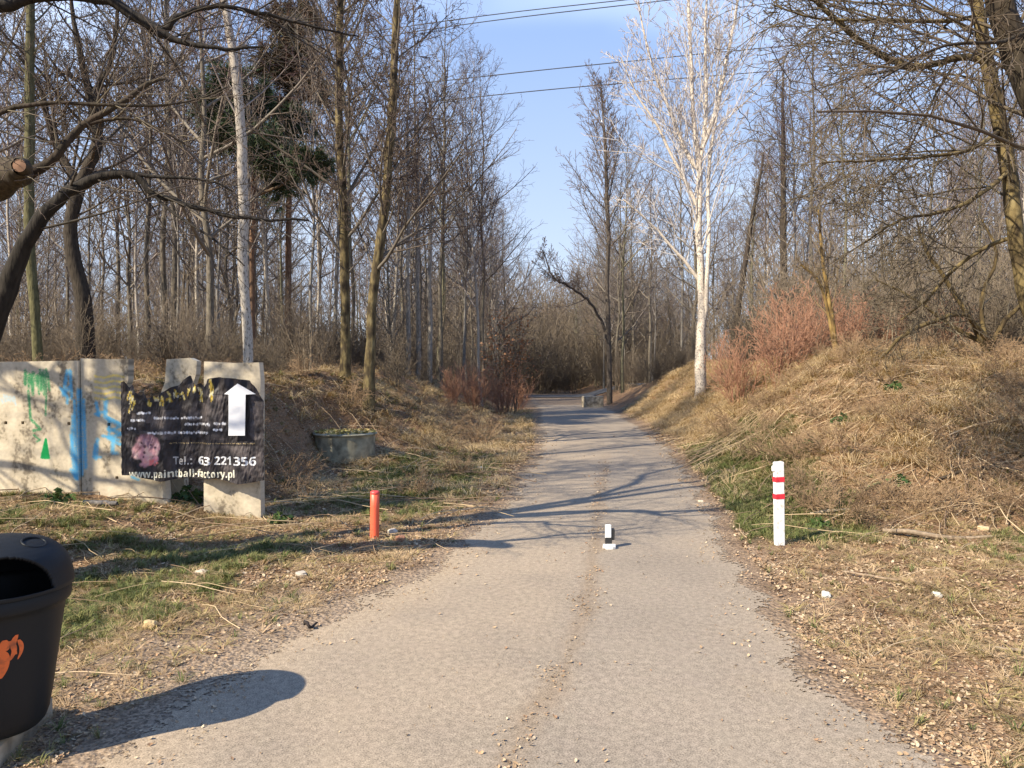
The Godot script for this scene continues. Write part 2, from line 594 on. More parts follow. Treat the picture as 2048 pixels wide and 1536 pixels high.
func make_path() -> void:
	var ds := grid_steps([[-6, 2, .5], [2, 10, .06], [10, 22, .14], [22, 34.5, .4]])
	var g := Geo.new()
	var cols := 64
	for d in ds:
		var le := table(LEFT_EDGE, d) - .45
		var re := table(RIGHT_EDGE, d) + .45
		for i in cols + 1:
			var x := lerpf(le, re, float(i) / cols)
			var edge := minf(x - le, re - x) + patch.get_noise_2d(x * 25.0, d * 25.0) * .26
			var n := patch.get_noise_2d(x * 12.0 + 300.0, d * 12.0) * .5 + .5
			var n2 := fine.get_noise_2d(x * 14.0 + 50.0, d * 14.0) * .5 + .5
			var m := sstep(-.25, .35, strip_x(d) - x)      # the left lane is sandier, the right one greyer
			var c := Color(0.456, 0.377, 0.291).lerp(Color(0.555, 0.451, 0.338), n)
			c = c.lerp(Color(0.397, 0.344, 0.287), (1.0 - m) * .5)
			c = c.lerp(Color(0.357, 0.302, 0.244), clampf(n2 * 1.9 - .9, 0, 1) * .75)
			var sandy := sstep(.95, .3, edge) * clampf(n * 1.6 - .2, 0, 1)
			c = c.lerp(Color(0.595, 0.465, 0.325), sandy * (.9 if x < strip_x(d) else .45))
			var crack := sstep(.12, .01, absf(x - strip_x(d)) + (n2 - .5) * .12 + fine.get_noise_2d(d * 24.0, 3.0) * .038) * sstep(17.0, 9.5, d)
			c = c.lerp(Color(0.338, 0.228, 0.131), crack * .38)
			c.a = lerpf(.42, 1.02, sstep(.18, .62, edge))
			g.v.append(Vector3(x, maxf(ground_y(x, d), 0.0) + .004, -d))
			g.n.append(Vector3.UP)
			g.c.append(c)
			g.u.append(Vector2(x, d) / 1.7)
	for j in ds.size() - 1:
		for i in cols:
			var k := j * (cols + 1) + i
			g.i.append_array(PackedInt32Array([k, k + cols + 1, k + 1, k + 1, k + cols + 1, k + cols + 2]))
	var m := StandardMaterial3D.new()
	m.vertex_color_use_as_albedo = true
	m.albedo_texture = asphalt_texture()
	m.transparency = BaseMaterial3D.TRANSPARENCY_ALPHA_SCISSOR
	m.alpha_scissor_threshold = .5
	m.roughness = .9
	m.metallic_specular = .35
	m.heightmap_enabled = true
	m.heightmap_texture = m.albedo_texture
	m.heightmap_scale = .04
	var o := top("path", done(g), m, "structure")
	tag(o, "worn asphalt path running straight into the wood", "path")
	# a darker road that crosses behind the end of the path
	var r := Geo.new()
	for k in 41:
		var x := lerpf(-14, 20, k / 40.0)
		for e in [43.5, 48.0]:
			r.v.append(Vector3(x, maxf(ground_y(x, e), ground_y(x, 46.0)) + .03, -e))
			r.n.append(Vector3.UP)
			r.c.append(Color(.13, .13, .135))
	for k in 40: r.i.append_array(PackedInt32Array([k * 2, k * 2 + 1, k * 2 + 2, k * 2 + 2, k * 2 + 1, k * 2 + 3]))
	o = top("road", done(r), tinted(ramp_texture(40, .05, [grey(.7), grey(1)], [0, 1], 256), Vector3.ONE, .85), "structure")
	tag(o, "dark asphalt road crossing at the far end of the path", "road")

# ---------------------------------------------------------------- the broken concrete wall
func slab(poly: Array, z: float, thick: float, holes: Array = []) -> ArrayMesh:      # poly: clockwise [x, y] from the front; front face at z
	var g := Geo.new()
	var pv := PackedVector2Array()
	for p in poly: pv.append(Vector2(p[0], p[1]))
	# front face: in upright strips, so that bolt holes can be left open
	var tri := Geometry2D.triangulate_polygon(pv)
	var rest := [pv]
	for hp in holes:
		var a := .016
		var h := PackedVector2Array([Vector2(hp[0] - a, hp[1] - a), Vector2(hp[0] + a, hp[1] - a), Vector2(hp[0] + a, hp[1] + a), Vector2(hp[0] - a, hp[1] + a)])
		var slit := PackedVector2Array([Vector2(hp[0] - .0004, hp[1]), Vector2(hp[0] + .0004, hp[1]), Vector2(hp[0] + .0004, 9), Vector2(hp[0] - .0004, 9)])
		var cut := []
		for q in rest:
			for c in Geometry2D.clip_polygons(q, slit):
				for e in Geometry2D.clip_polygons(c, h): cut.append(e)
		rest = cut
		for k in 4:
			var s := h[k]
			var t := h[(k + 1) % 4]
			quad(g, Vector3(s.x, s.y, z), Vector3(t.x, t.y, z), Vector3(t.x, t.y, z - .07), Vector3(s.x, s.y, z - .07))
		quad(g, Vector3(h[0].x, h[0].y, z - .07), Vector3(h[1].x, h[1].y, z - .07), Vector3(h[2].x, h[2].y, z - .07), Vector3(h[3].x, h[3].y, z - .07))
	for q in rest:
		var t := Geometry2D.triangulate_polygon(q)
		var k := g.v.size()
		for p in q: g.v.append(Vector3(p.x, p.y, z)); g.c.append(Color.WHITE)
		for e in t.size() / 3:
			g.i.append_array(PackedInt32Array([k + t[e * 3], k + t[e * 3 + 1], k + t[e * 3 + 2]]))
	var b := g.v.size()
	for p in pv: g.v.append(Vector3(p.x, p.y, z - thick)); g.c.append(Color.WHITE)
	for e in tri: g.i.append(b + e)
	for k in pv.size():
		var s := pv[k]
		var t := pv[(k + 1) % pv.size()]
		quad(g, Vector3(s.x, s.y, z), Vector3(t.x, t.y, z), Vector3(t.x, t.y, z - thick), Vector3(s.x, s.y, z - thick))
	for p in g.v: g.u.append(Vector2((p.x + 7.4) / 4.8, (1.85 - p.y) / 2.25))
	# the triangulator may return either turn; both sides are drawn, normals are made from the faces
	var m := Geo.new()
	m.u = g.u; m.c = g.c; m.v = g.v
	for e in g.i.size() / 3:
		var A := g.v[g.i[e * 3]]
		var B := g.v[g.i[e * 3 + 1]]
		var C := g.v[g.i[e * 3 + 2]]
		var nn := (C - A).cross(B - A)
		var flip := false
		if absf(nn.z) > absf(nn.x) + absf(nn.y): flip = nn.z < 0.0 if absf(A.z - z) < .001 else nn.z > 0.0
		m.i.append(g.i[e * 3])
		m.i.append(g.i[e * 3 + (2 if flip else 1)])
		m.i.append(g.i[e * 3 + (1 if flip else 2)])
	return flat(m)

func graffiti_texture() -> ImageTexture:
	var w := 1056
	var h := 496      # 220 pixels to the metre
	var a := FastNoiseLite.new(); a.seed = 51; a.frequency = .012; a.fractal_octaves = 6; a.fractal_gain = .6
	var b := FastNoiseLite.new(); b.seed = 52; b.frequency = .09; b.fractal_octaves = 3
	var im := Image.create(w, h, false, Image.FORMAT_RGB8)
	for j in h:
		for i in w:
			var n := a.get_noise_2d(i, j * .45) + .35 * b.get_noise_2d(i, j)
			var c := Color(.70, .645, .55).lerp(Color(.84, .785, .685), clampf(n + .5, 0, 1))
			if n < -.2: c = c.lerp(Color(.46, .42, .36), clampf((-.2 - n) * 2.6, 0, .8))
			im.set_pixel(i, j, c)
	var X := func(px): return ((px - 1024.0) / F * 8.0 + 7.4) * 220.0
	var Y := func(py): return (1.85 - (EYE + (740.0 - py) / F * 8.0)) * 220.0
	rng.seed = 90
	var green := Color(.22, .52, .33)
	for k in 16:
		var x := 50 + k * 3.0
		stroke(im, [[X.call(x), Y.call(rnd(738, 752))], [X.call(x + rnd(-4, 4)), Y.call(rnd(765, 792))]], 4.5, green, .5)
	stroke(im, [[X.call(56.0), Y.call(780.0)], [X.call(60.0), Y.call(838.0)], [X.call(80.0), Y.call(858.0)], [X.call(62.0), Y.call(862.0)]], 4.5, green, .4)
	stroke(im, [[X.call(92.0), Y.call(780.0)], [X.call(90.0), Y.call(832.0)]], 3.5, green, .5)
	stroke(im, [[X.call(66.0), Y.call(870.0)], [X.call(78.0), Y.call(880.0)], [X.call(70.0), Y.call(884.0)]], 3.5, green, .4)
	for k in 9:
		stroke(im, [[X.call(90.0), Y.call(878.0 + k * .5)], [X.call(80.0 + k * 2.0), Y.call(918.0)]], 3.5, Color(.10, .56, .30), .12)
	var blue := Color(.36, .68, .86)
	for q in [[[134, 742], [126, 790], [140, 770]], [[140, 740], [143, 800]], [[120, 775], [135, 795], [133, 810]], [[146, 830], [142, 900], [150, 960]], [[140, 870], [152, 940]], [[148, 800], [152, 960]], [[156, 780], [158, 955]], [[163, 800], [166, 940]],
			[[188, 805], [194, 832], [186, 828], [212, 822]], [[208, 800], [206, 835], [236, 850]], [[212, 835], [240, 850], [218, 862]], [[200, 872], [236, 880]], [[212, 858], [240, 868], [212, 876], [240, 892]], [[186, 890], [182, 915], [200, 915]], [[190, 880], [186, 922]], [[222, 880], [220, 906], [234, 908]], [[214, 838], [214, 880]], [[140, 940], [155, 962]], [[258, 955], [275, 962]]]:
		var line := []
		for p in q: line.append([X.call(float(p[0])), Y.call(float(p[1]))])
		stroke(im, line, rnd(4.5, 7.5), blue, .35)
	for k in 6:
		stroke(im, [[X.call(2.0 + k * 5), Y.call(rnd(785, 800))], [X.call(6.0 + k * 5), Y.call(rnd(800, 812))]], 4.0, Color(.66, .78, .84), .55)
	for k in 5:
		var y := 752.0 + k * 11.0
		stroke(im, [[X.call(186.0), Y.call(y)], [X.call(205.0), Y.call(y + 3)], [X.call(225.0), Y.call(y - 2)], [X.call(246.0), Y.call(y + 2)]], 4.0, Color(.93, .82, .42), .5)
	return ImageTexture.create_from_image(im)

func make_wall() -> void:
	var m := StandardMaterial3D.new()
	m.albedo_texture = graffiti_texture()
	m.roughness = .92
	m.metallic_specular = .3
	m.heightmap_enabled = true
	m.heightmap_texture = M.concrete.heightmap_texture
	m.heightmap_scale = .5
	var w := thing("concrete_wall", "broken pale concrete retaining wall with green, blue and yellow graffiti behind the torn banner", "wall", Vector3(0, 0, 0))
	part("slab", slab([[-7.35, -.3], [-7.35, 1.685], [-6.2, 1.68], [-5.2, 1.69], [-4.605, 1.70], [-4.605, -.3]], -8.0, .13, [[-5.38, 1.04], [-5.2, 1.04], [-4.71, 1.03]]), m, w)
	part("slab", slab([[-4.595, -.3], [-4.595, 1.725], [-4.3, 1.715], [-4.085, 1.72], [-4.09, 1.5], [-4.14, 1.33], [-4.07, 1.1], [-3.86, .86], [-3.72, .6], [-3.69, .2], [-3.71, -.3]], -8.03, .12, [[-4.30, 1.02], [-4.22, .45]]), m, w)
	part("slab", slab([[-4.05, -.3], [-4.02, .9], [-3.92, 1.36], [-3.88, 1.46], [-3.86, 1.72], [-3.6, 1.735], [-3.52, 1.70], [-3.53, 1.55], [-3.58, 1.40], [-3.66, .7], [-3.70, -.3]], -8.42, .12), m, w)
	part("slab", slab([[-3.255, -.35], [-3.25, 1.0], [-3.24, 1.69], [-2.95, 1.675], [-2.66, 1.68], [-2.645, 1.5], [-2.655, .7], [-2.65, -.35]], -7.93, .13), m, w)

func banner_texture() -> ImageTexture:
	var w := 852      # three pixels of print to each pixel of the photograph, 284 x 216
	var h := 648
	var im := Image.create(w, h, false, Image.FORMAT_RGB8)
	var n := FastNoiseLite.new(); n.seed = 61; n.frequency = .008; n.fractal_octaves = 5
	rng.seed = 91
	for j in h:
		for i in w:
			var v := clampf(n.get_noise_2d(i * 2.2, j * .6) * .5 + .38, 0, 1)
			im.set_pixel(i, j, Color(.16, .145, .15).lerp(Color(.46, .42, .42), v * v))
	var P := func(px, py): return [(px - 243.0) * 3.0, (py - 752.0) * 3.0]
	for q in [[262, 300, 826, 846], [300, 348, 820, 880], [372, 412, 806, 842], [412, 446, 790, 880], [500, 526, 790, 880], [440, 526, 892, 955], [250, 330, 862, 895]]:      # panels of the print that have bleached to grey
		for j in range(int((q[2] - 752) * 3), int((q[3] - 752) * 3)):
			for i in range(int((q[0] - 243) * 3), mini(w, int((q[1] - 243) * 3))):
				var k := clampf(.55 + n.get_noise_2d(i * 1.2 + 400, j * 1.2) * 1.3, 0, 1)
				im.set_pixel(i, j, im.get_pixel(i, j).lerp(Color(.47, .43, .42), k * .6))
	# remains of a yellow and white headline along the torn top
	for q in [[262, 792, 7], [258, 800, 6], [266, 806, 6], [300, 806, 7], [312, 800, 8], [322, 804, 6], [334, 796, 7], [346, 788, 6], [357, 794, 6], [372, 786, 5], [384, 780, 6], [396, 784, 6], [398, 797, 6], [422, 770, 7], [423, 784, 7], [421, 797, 7], [262, 820, 4]]:
		for k in 9:
			var p = P.call(q[0] + rnd(-4, 4), q[1] + rnd(-8, 6))
			stroke(im, [[p[0], p[1] - rnd(4, 14)], [p[0] + rnd(-6, 6), p[1] + rnd(4, 14)]], q[2] * rnd(.7, 1.3), [Color(.86, .76, .36), Color(.92, .84, .52), Color(.86, .83, .72), Color(.72, .58, .16)][rng.randi() % 4], .25)
	for q in [[330, 805], [352, 800], [372, 800], [410, 795], [290, 800], [408, 778]]:
		var p = P.call(q[0], q[1])
		for k in 5: dab(im, p[0] + rnd(-8, 8), p[1] + rnd(-12, 12), rnd(5, 10), Color(.12, .11, .10), .2)
	# worn small print: too far gone to read
	for l in [[274, 300, 826], [308, 352, 836], [356, 398, 836], [262, 292, 841], [364, 422, 849], [430, 450, 847], [296, 344, 866], [350, 414, 866], [428, 446, 860], [254, 270, 857]]:
		var x: float = l[0]
		while x < l[1]:
			var ww := rnd(2.0, 5.0)
			var shine := rnd(.7, 1.0)
			for s in 3:
				stroke(im, [P.call(x, l[2] + rnd(-2, 2)), P.call(x + rnd(-.3, .6), l[2] + rnd(-2, 2))], rnd(6.0, 9.0), Color(shine, shine, shine * 1.02), .05)
			x += ww
	var x2 := 336.0
	while x2 < 508:
		stroke(im, [P.call(x2, 887), P.call(x2 + 2.4, 887 + rnd(-1.5, 1.5))], 4.5, Color(.85, .74, .52), .35)
		x2 += rnd(3.2, 5.5)
	# faded pink picture in the lower corner
	for k in 130:
		var a := rnd(0, TAU)
		var q := sqrt(rng.randf())
		var px := 292 + cos(a) * q * 26
		var py := 902 + sin(a) * q * 32
		if px < 280 and py > 915: continue
		var c: Color = [Color(.93, .68, .68), Color(.86, .60, .64), Color(.95, .80, .76)][rng.randi() % 3]
		if py < 897: c = [Color(.68, .50, .53), Color(.55, .40, .45), Color(.80, .66, .68)][rng.randi() % 3]
		var p = P.call(px, py)
		dab(im, p[0], p[1], rnd(14, 26), c, .1)
	for q in [[289, 893, 13], [288, 905, 11], [282, 886, 8], [300, 890, 7], [286, 914, 8], [308, 895, 9]]:
		var p = P.call(q[0], q[1])
		dab(im, p[0], p[1], q[2], Color(.20, .12, .15), .1)
	for k in 10:
		var p = P.call(rnd(298, 316), rnd(916, 930))
		dab(im, p[0], p[1], rnd(8, 14), Color(.95, .50, .50), .1)
	write_on(im, "Tel.:", P.call(339, 0)[0], P.call(0, 931)[1], 17 * 3, 38 * 3, Color(.80, .78, .76), .7)
	write_on(im, "63", P.call(389, 0)[0], P.call(0, 931)[1], 17 * 3, 31 * 3, Color(.93, .93, .93), .6)
	write_on(im, "221", P.call(428, 0)[0], P.call(0, 930)[1], 17 * 3, 32 * 3, Color(.93, .93, .93), .6)
	write_on(im, "356", P.call(466, 0)[0], P.call(0, 932)[1], 18 * 3, 45 * 3, Color(.95, .95, .95), .25)
	write_on(im, "www.paintball-factory.pl", P.call(256, 0)[0], P.call(0, 961)[1], 21 * 3, 212 * 3, Color(.93, .91, .82), .6)
	return ImageTexture.create_from_image(im)

func make_banner() -> void:
	# a sheet hung on the slabs: slack between them, torn along its upper edge
	var upper := [[243, 764], [252, 762], [258, 776], [263, 768], [272, 786], [281, 792], [287, 786], [296, 802], [306, 790], [312, 797], [320, 786], [331, 781], [340, 774], [349, 771], [358, 763], [374, 750], [379, 764], [388, 770], [398, 766], [405, 774], [414, 758], [437, 754], [470, 757], [500, 761], [510, 772], [520, 790], [527, 802]]
	var lower := [[243, 951], [262, 951], [290, 958], [320, 964], [345, 960], [370, 957], [400, 960], [430, 957], [450, 962], [475, 969], [500, 966], [527, 961]]
	var g := Geo.new()
	var nx := 150
	var ny := 70
	for j in ny + 1:
		for i in nx + 1:
			var px := lerpf(241.5, 527, float(i) / nx)
			var y0 := table(upper, px)
			var y1 := table(lower, px)
			var py := lerpf(y0, y1, float(j) / ny)
			var slack := sin((px - 243) / 284.0 * PI)
			var gap := sstep(326, 345, px) * sstep(414, 392, px)
			var zz := 7.80 + .07 * gap + .016 * sin(px * .13 + py * .02 + 2.0 * sin(px * .021)) * slack + .012 * fine.get_noise_2d(px * 5.0 + py * .8, py * .5) + .007 * fine.get_noise_2d(px * 3.0, py * 1.2) + .03 * sstep(790, 760, py) * sin(px * .22)
			var p := at(px, py, 7.8)
			g.v.append(Vector3(p.x, p.y, -zz))
			g.u.append(Vector2((px - 243) / 284.0, (py - 752) / 216.0))
	for j in ny:
		for i in nx:
			var k := j * (nx + 1) + i
			g.i.append_array(PackedInt32Array([k, k + 1, k + nx + 1, k + 1, k + nx + 2, k + nx + 1]))
	var st := SurfaceTool.new()
	st.begin(Mesh.PRIMITIVE_TRIANGLES)
	st.set_smooth_group(0)
	for k in g.i:
		st.set_uv(g.u[k])
		st.add_vertex(g.v[k])
	st.generate_normals()
	var m := StandardMaterial3D.new()
	m.albedo_texture = banner_texture()
	m.roughness = .55
	m.metallic_specular = .4
	var o := top("banner", st.commit(), m)
	tag(o, "torn black vinyl banner with white phone number and pink picture hung on the concrete wall", "banner")
	# cords that tie its corners to the slabs
	var arrow := Geo.new()
	var shape := [[455, 871], [457, 790], [449, 790], [478, 768], [512, 786], [499, 787], [491, 786], [490, 871]]
	shape = [[457, 871], [458, 789], [449, 788], [476, 767], [512, 788], [492, 789], [490, 871]]
	var pv := PackedVector2Array()
	for p in shape: pv.append(Vector2(at(p[0], p[1], 7.76).x, at(p[0], p[1], 7.76).y))
	var tri := Geometry2D.triangulate_polygon(pv)
	for side in 2:
		var k := arrow.v.size()
		for p in pv: arrow.v.append(Vector3(p.x, p.y, -7.745 - side * .006))
		for e in tri.size() / 3:
			arrow.i.append_array(PackedInt32Array([k + tri[e * 3], k + tri[e * 3 + 1 + side], k + tri[e * 3 + 2 - side]]))
	for k in pv.size():
		var s := pv[k]
		var t := pv[(k + 1) % pv.size()]
		var b := arrow.v.size()
		arrow.v.append_array(PackedVector3Array([Vector3(s.x, s.y, -7.745), Vector3(t.x, t.y, -7.745), Vector3(t.x, t.y, -7.751), Vector3(s.x, s.y, -7.751)]))
		arrow.i.append_array(PackedInt32Array([b, b + 1, b + 2, b, b + 2, b + 3]))
	var am := plain(.80, .80, .82, .5)
	o = top("arrow_sign", flat(arrow), am)
	tag(o, "white arrow pointing up fixed on the black banner", "sign")

# ---------------------------------------------------------------- trees one can tell apart
func grown(called: String, label: String, lines: Array, S: Dictionary, spec: Array, bark: Material, sd: int, group := "") -> Node3D:
	# lines: trunk or main limbs, each [points and radii]; spec: for each [length for its branches, from, count, level]
	rng.seed = sd
	var foot: Vector3 = lines[0][0][0]
	var o := thing(called, label, "tree", foot, group)
	var cg := Geo.new()
	for k in lines.size():
		var pts: PackedVector3Array = lines[k][0]
		for e in pts.size(): pts[e] -= foot
		var tg := Geo.new()
		tube(tg, pts, lines[k][1], 9, S.cols[0], S.cols[0].lerp(S.cols[1], .5))
		part("trunk" if k == 0 else "limb", done(tg), bark, o)
		var q: Array = spec[k]
		branch_out(cg, pts, lines[k][1], q[0], q[3] if q.size() > 3 else 0, S, q[1], q[2])
	part("crown", done(cg), M.twig, o)
	return o

func foot_on_ground(px: float, d: float, thick: float) -> Array:      # a first point for seen_line, a little under the ground
	var x := (px - 1024.0) / F * d
	return [px, 740.0 - (ground_y(x, d) - .15 - EYE) * F / d, d, thick]

func make_near_trees() -> void:
	# slender birch behind the wall
	var S := species("birch")
	S.levels = 3
	var d := 11.0
	var line := seen_line([foot_on_ground(498, d, 21.06), [496, 690, d, 18.72], [493, 620, d, 18.72], [488, 560, d, 18.72], [487, 500, d, 19.5], [490, 440, d, 19.5], [488, 370, d, 19.5], [487, 300, d, 18.72], [482, 220, d, 18.72], [473, 130, d, 17.16], [462, 60, d, 15.6], [450, -20, d, 14.04], [440, -120, d, 11.7], [432, -260, d, 7.8], [428, -380, d, 3.12]], 3, .004)
	S.merge({n = [24, 7, 5], slim = .009}, true)
	grown("birch_tree", "slender white birch trunk with a kink rising behind the broken concrete wall", [line], S, [[6.5, .52, 24]], M.birch, 101)
	# two lichen-covered trunks on the left bank
	S = species("near")
	S.cols = [lin(.24, .215, .165), lin(.16, .135, .105), lin(.10, .08, .062), lin(.12, .09, .07), lin(.12, .09, .07), lin(.12, .09, .07)]
	S.merge({n = [22, 9, 6, 3], ang = [44, 42, 40, 40], up = [.02, .07, .04, .02, .01], slim = .0115, rmin = .005, levels = 4}, true)
	d = 15.0
	line = seen_line([foot_on_ground(690, d, 30), [691, 740, d, 22], [692, 660, d, 20], [690, 560, d, 19], [688, 420, d, 18], [681, 300, d, 16], [680, 200, d, 14], [682, 100, d, 15], [684, 0, d, 12], [686, -110, d, 9], [690, -220, d, 5]], 3, .008)
	grown("lichen_tree", "straight tree with yellowish lichen bark, the one of two nearer the wall", [line], S, [[7.0, .3, 34]], M.lichen, 102)
	d = 14.4
	line = seen_line([foot_on_ground(735, d, 29), [739, 740, d, 22], [742, 680, d, 20], [745, 610, d, 19], [754, 530, d, 19], [768, 440, d, 19], [774, 380, d, 18], [780, 300, d, 19], [786, 220, d, 17], [790, 130, d, 15], [795, 20, d, 12], [800, -90, d, 9], [806, -200, d, 5]], 3, .008)
	grown("lichen_tree", "bowed tree with yellowish lichen bark beside the straighter one on the bank", [line], S, [[7.0, .3, 36]], M.lichen, 103)
	# big many-stemmed white birch on the right bank
	S = species("birch")
	S.cols = [lin(.66, .61, .55), lin(.62, .57, .52), lin(.58, .53, .49), lin(.48, .42, .39), lin(.38, .32, .29)]
	S.merge({n = [20, 8, 3], ang = [36, 34, 38], ratio = [.36, .45, .42], slim = .008, up = [.03, .06, .03, .0], wob = [.02, .05, .08, .12], rmin = .0075}, true)
	d = 21.0
	var main := seen_line([foot_on_ground(1402, d, 26.24), [1401, 690, d, 19.68], [1404, 620, d, 16.4], [1400, 540, d, 14.76], [1396, 460, d, 13.12], [1398, 380, d, 12.3], [1394, 310, d, 10.66], [1384, 230, d, 8.2], [1381, 140, d, 6.56], [1375, 40, d, 6.56], [1372, -60, d, 4.1], [1370, -150, d, 2.46]], 3, .012)
	var l2 := seen_line([[1398, 330, d, 9.02], [1405, 280, d, 8.2], [1410, 220, d, 7.38], [1408, 140, d, 6.56], [1408, 50, d, 4.92], [1412, -50, d, 3.28]], 3, .01)
	var l3 := seen_line([[1402, 300, d, 9.84], [1424, 240, d, 8.2], [1440, 180, d, 7.38], [1455, 100, d, 5.74], [1470, 20, d, 4.92], [1480, -60, d, 2.46]], 3, .01)
	var l4 := seen_line([[1392, 340, d, 9.02], [1368, 300, d, 7.38], [1345, 240, d, 6.56], [1318, 180, d, 4.92], [1290, 90, d, 4.1], [1275, 10, d, 2.46]], 3, .01)
	var l5 := seen_line([[1396, 420, d, 8.2], [1372, 370, d, 6.56], [1340, 310, d, 5.74], [1310, 250, d, 4.92], [1270, 190, d, 3.28], [1240, 120, d, 2.46]], 3, .01)
	var l6 := seen_line([[1398, 560, d, 8.2], [1365, 520, d, 5.74], [1330, 480, d, 4.92], [1280, 430, d, 4.1], [1245, 400, d, 3.28]], 3, .02)
	var l7 := seen_line([[1412, 640, d, 9.02], [1413, 560, d - .2, 9.02], [1417, 460, d - .2, 8.2], [1414, 380, d, 6.56], [1420, 300, d, 7.38], [1432, 230, d, 4.92], [1440, 150, d, 2.46]], 3, .012)
	l7[0][0] = main[0][4]
	grown("birch_tree", "tall white birch with many upswept stems at the top of the grassy right bank", [main, l2, l3, l4, l5, l6, l7], S, [[8.5, .25, 30], [7.5, .1, 22], [7.0, .1, 20], [6.8, .1, 20], [6.4, .1, 18], [4.2, .2, 12], [5.0, .35, 14]], M.birch, 104)
	# the dark tree that stands left, outside the picture, and hangs its limbs into it
	S = species("near")
	S.cols = [lin(.052, .044, .036), lin(.055, .046, .037), lin(.06, .05, .04), lin(.07, .056, .045), lin(.07, .056, .045), lin(.07, .056, .045)]
	S.merge({n = [12, 7, 5, 3], ratio = [.4, .4, .42, .45], slim = .0075, up = [.0, .03, .03, .02, .01], levels = 3, rmin = .0022}, true)
	var t0 := smooth_line([[ground_at(-6.0, 4.6) - Vector3(0, .2, 0), .20], [Vector3(-5.9, 1.2, -4.7), .16], [Vector3(-5.6, 2.6, -4.8), .14], [Vector3(-5.1, 3.6, -4.95), .12], [Vector3(-4.6, 4.3, -5.1), .08], [Vector3(-4.2, 5.6, -5.4), .06], [Vector3(-4.0, 7.2, -5.6), .03]], 4, .01)
	var a1 := seen_line([[-420, 60, 5.0, 30], [-180, 50, 5.15, 27], [0, 20, 5.25, 24], [60, 5, 5.3, 23], [150, -2, 5.3, 22], [230, 10, 5.3, 21], [290, 45, 5.3, 20], [330, 72, 5.3, 19], [362, 88, 5.3, 12], [420, 100, 5.3, 9], [470, 105, 5.35, 7], [530, 98, 5.4, 4]], 3, .011)
	a1[0][0] = t0[0][13]
	var a2 := seen_line([[328, 71, 5.3, 15], [350, 52, 5.3, 12], [390, 28, 5.35, 10], [440, 18, 5.4, 9], [500, 26, 5.4, 8], [560, 40, 5.5, 6], [640, 62, 5.6, 5], [720, 78, 5.7, 3]], 3, .01)
	var a3 := smooth_line([[t0[0][14], .075], [Vector3(-4.2, 4.9, -5.6), .065], [Vector3(-3.5, 5.2, -6.3), .05], [Vector3(-2.7, 5.6, -6.9), .035], [Vector3(-2.0, 5.7, -7.3), .015]], 4, .02)
	var a4 := smooth_line([[t0[0][15], .07], [Vector3(-4.0, 4.8, -4.9), .06], [Vector3(-3.3, 5.0, -4.7), .045], [Vector3(-2.6, 5.5, -4.9), .03], [Vector3(-2.0, 5.6, -5.2), .012]], 4, .02)
	var a5 := smooth_line([[t0[0][18], .06], [Vector3(-4.6, 6.1, -6.0), .05], [Vector3(-4.4, 6.3, -6.9), .04], [Vector3(-3.8, 6.9, -7.8), .025], [Vector3(-3.4, 7.2, -8.4), .012]], 4, .02)
	grown("overhanging_tree", "dark limb arching in from the top left and forking above the wall", [t0, a1, a2, a3, a4, a5], S, [[5.0, .5, 16], [3.0, .25, 16, 1], [2.8, .2, 14, 1], [5.0, .15, 20, 1], [4.6, .15, 20, 1], [4.6, .15, 18, 1]], M.bark, 105)
	# the bowed trunk that arches from the left edge
	var b0 := seen_line([[-140, 900, 5.6, 60], [-70, 780, 5.6, 52], [0, 620, 5.6, 40], [40, 520, 5.6, 33], [85, 440, 5.6, 28], [140, 385, 5.6, 24], [210, 353, 5.6, 20], [268, 350, 5.6, 17], [300, 382, 5.6, 13], [350, 402, 5.6, 11], [420, 424, 5.6, 9], [500, 440, 5.6, 7], [620, 442, 5.7, 4]], 3, .011)
	b0[0][0] = ground_at(-4.6, 5.5) - Vector3(0, .2, 0)
	var b1 := seen_line([[262, 350, 5.6, 10], [330, 356, 5.6, 7], [420, 362, 5.65, 5], [470, 385, 5.7, 3]], 3, .004)
	var b2 := seen_line([[296, 378, 5.6, 6], [350, 428, 5.5, 5], [430, 480, 5.4, 4.5], [490, 532, 5.3, 3]], 3, .003)
	grown("bowed_tree", "dark bowed trunk arching over from the left edge and drooping past the white birch", [b0, b1, b2], S, [[3.0, .28, 16, 1], [2.0, .2, 7, 1], [1.4, .3, 4, 1]], M.bark, 106)
	# thick pruned trunk with a sawn stub and one pale limb
	S.cols = [lin(.06, .043, .032), lin(.17, .14, .095), lin(.18, .15, .10), lin(.13, .10, .08), lin(.12, .09, .07), lin(.12, .09, .07)]
	var c0 := smooth_line([[ground_at(-4.55, 4.9) - Vector3(0, .2, 0), .24], [Vector3(-4.5, 1.3, -4.9), .2], [Vector3(-4.25, 2.3, -4.9), .18], [Vector3(-3.7, 2.66, -4.85), .15], [Vector3(-3.28, 2.80, -4.8), .12], [Vector3(-3.04, 2.84, -4.68), .08], [Vector3(-2.99, 2.84, -4.60), .037]], 4, .012)
	var c1 := seen_line([[60, 350, 4.85, 26], [100, 330, 4.85, 18], [130, 298, 4.85, 16], [170, 255, 4.9, 14], [240, 215, 4.9, 12], [300, 172, 4.95, 9], [335, 162, 5.0, 5]], 3, .004)
	var c2 := seen_line([[170, 255, 4.9, 8], [240, 240, 4.9, 6], [310, 255, 4.95, 5], [390, 300, 5.0, 3]], 3, .004)
	var c3 := seen_line([[-160, 350, 4.8, 14], [-70, 285, 4.7, 12], [10, 228, 4.7, 9], [100, 210, 4.7, 8], [200, 213, 4.75, 7], [300, 215, 4.8, 6], [390, 205, 4.9, 4], [460, 178, 5.0, 3]], 3, .004)
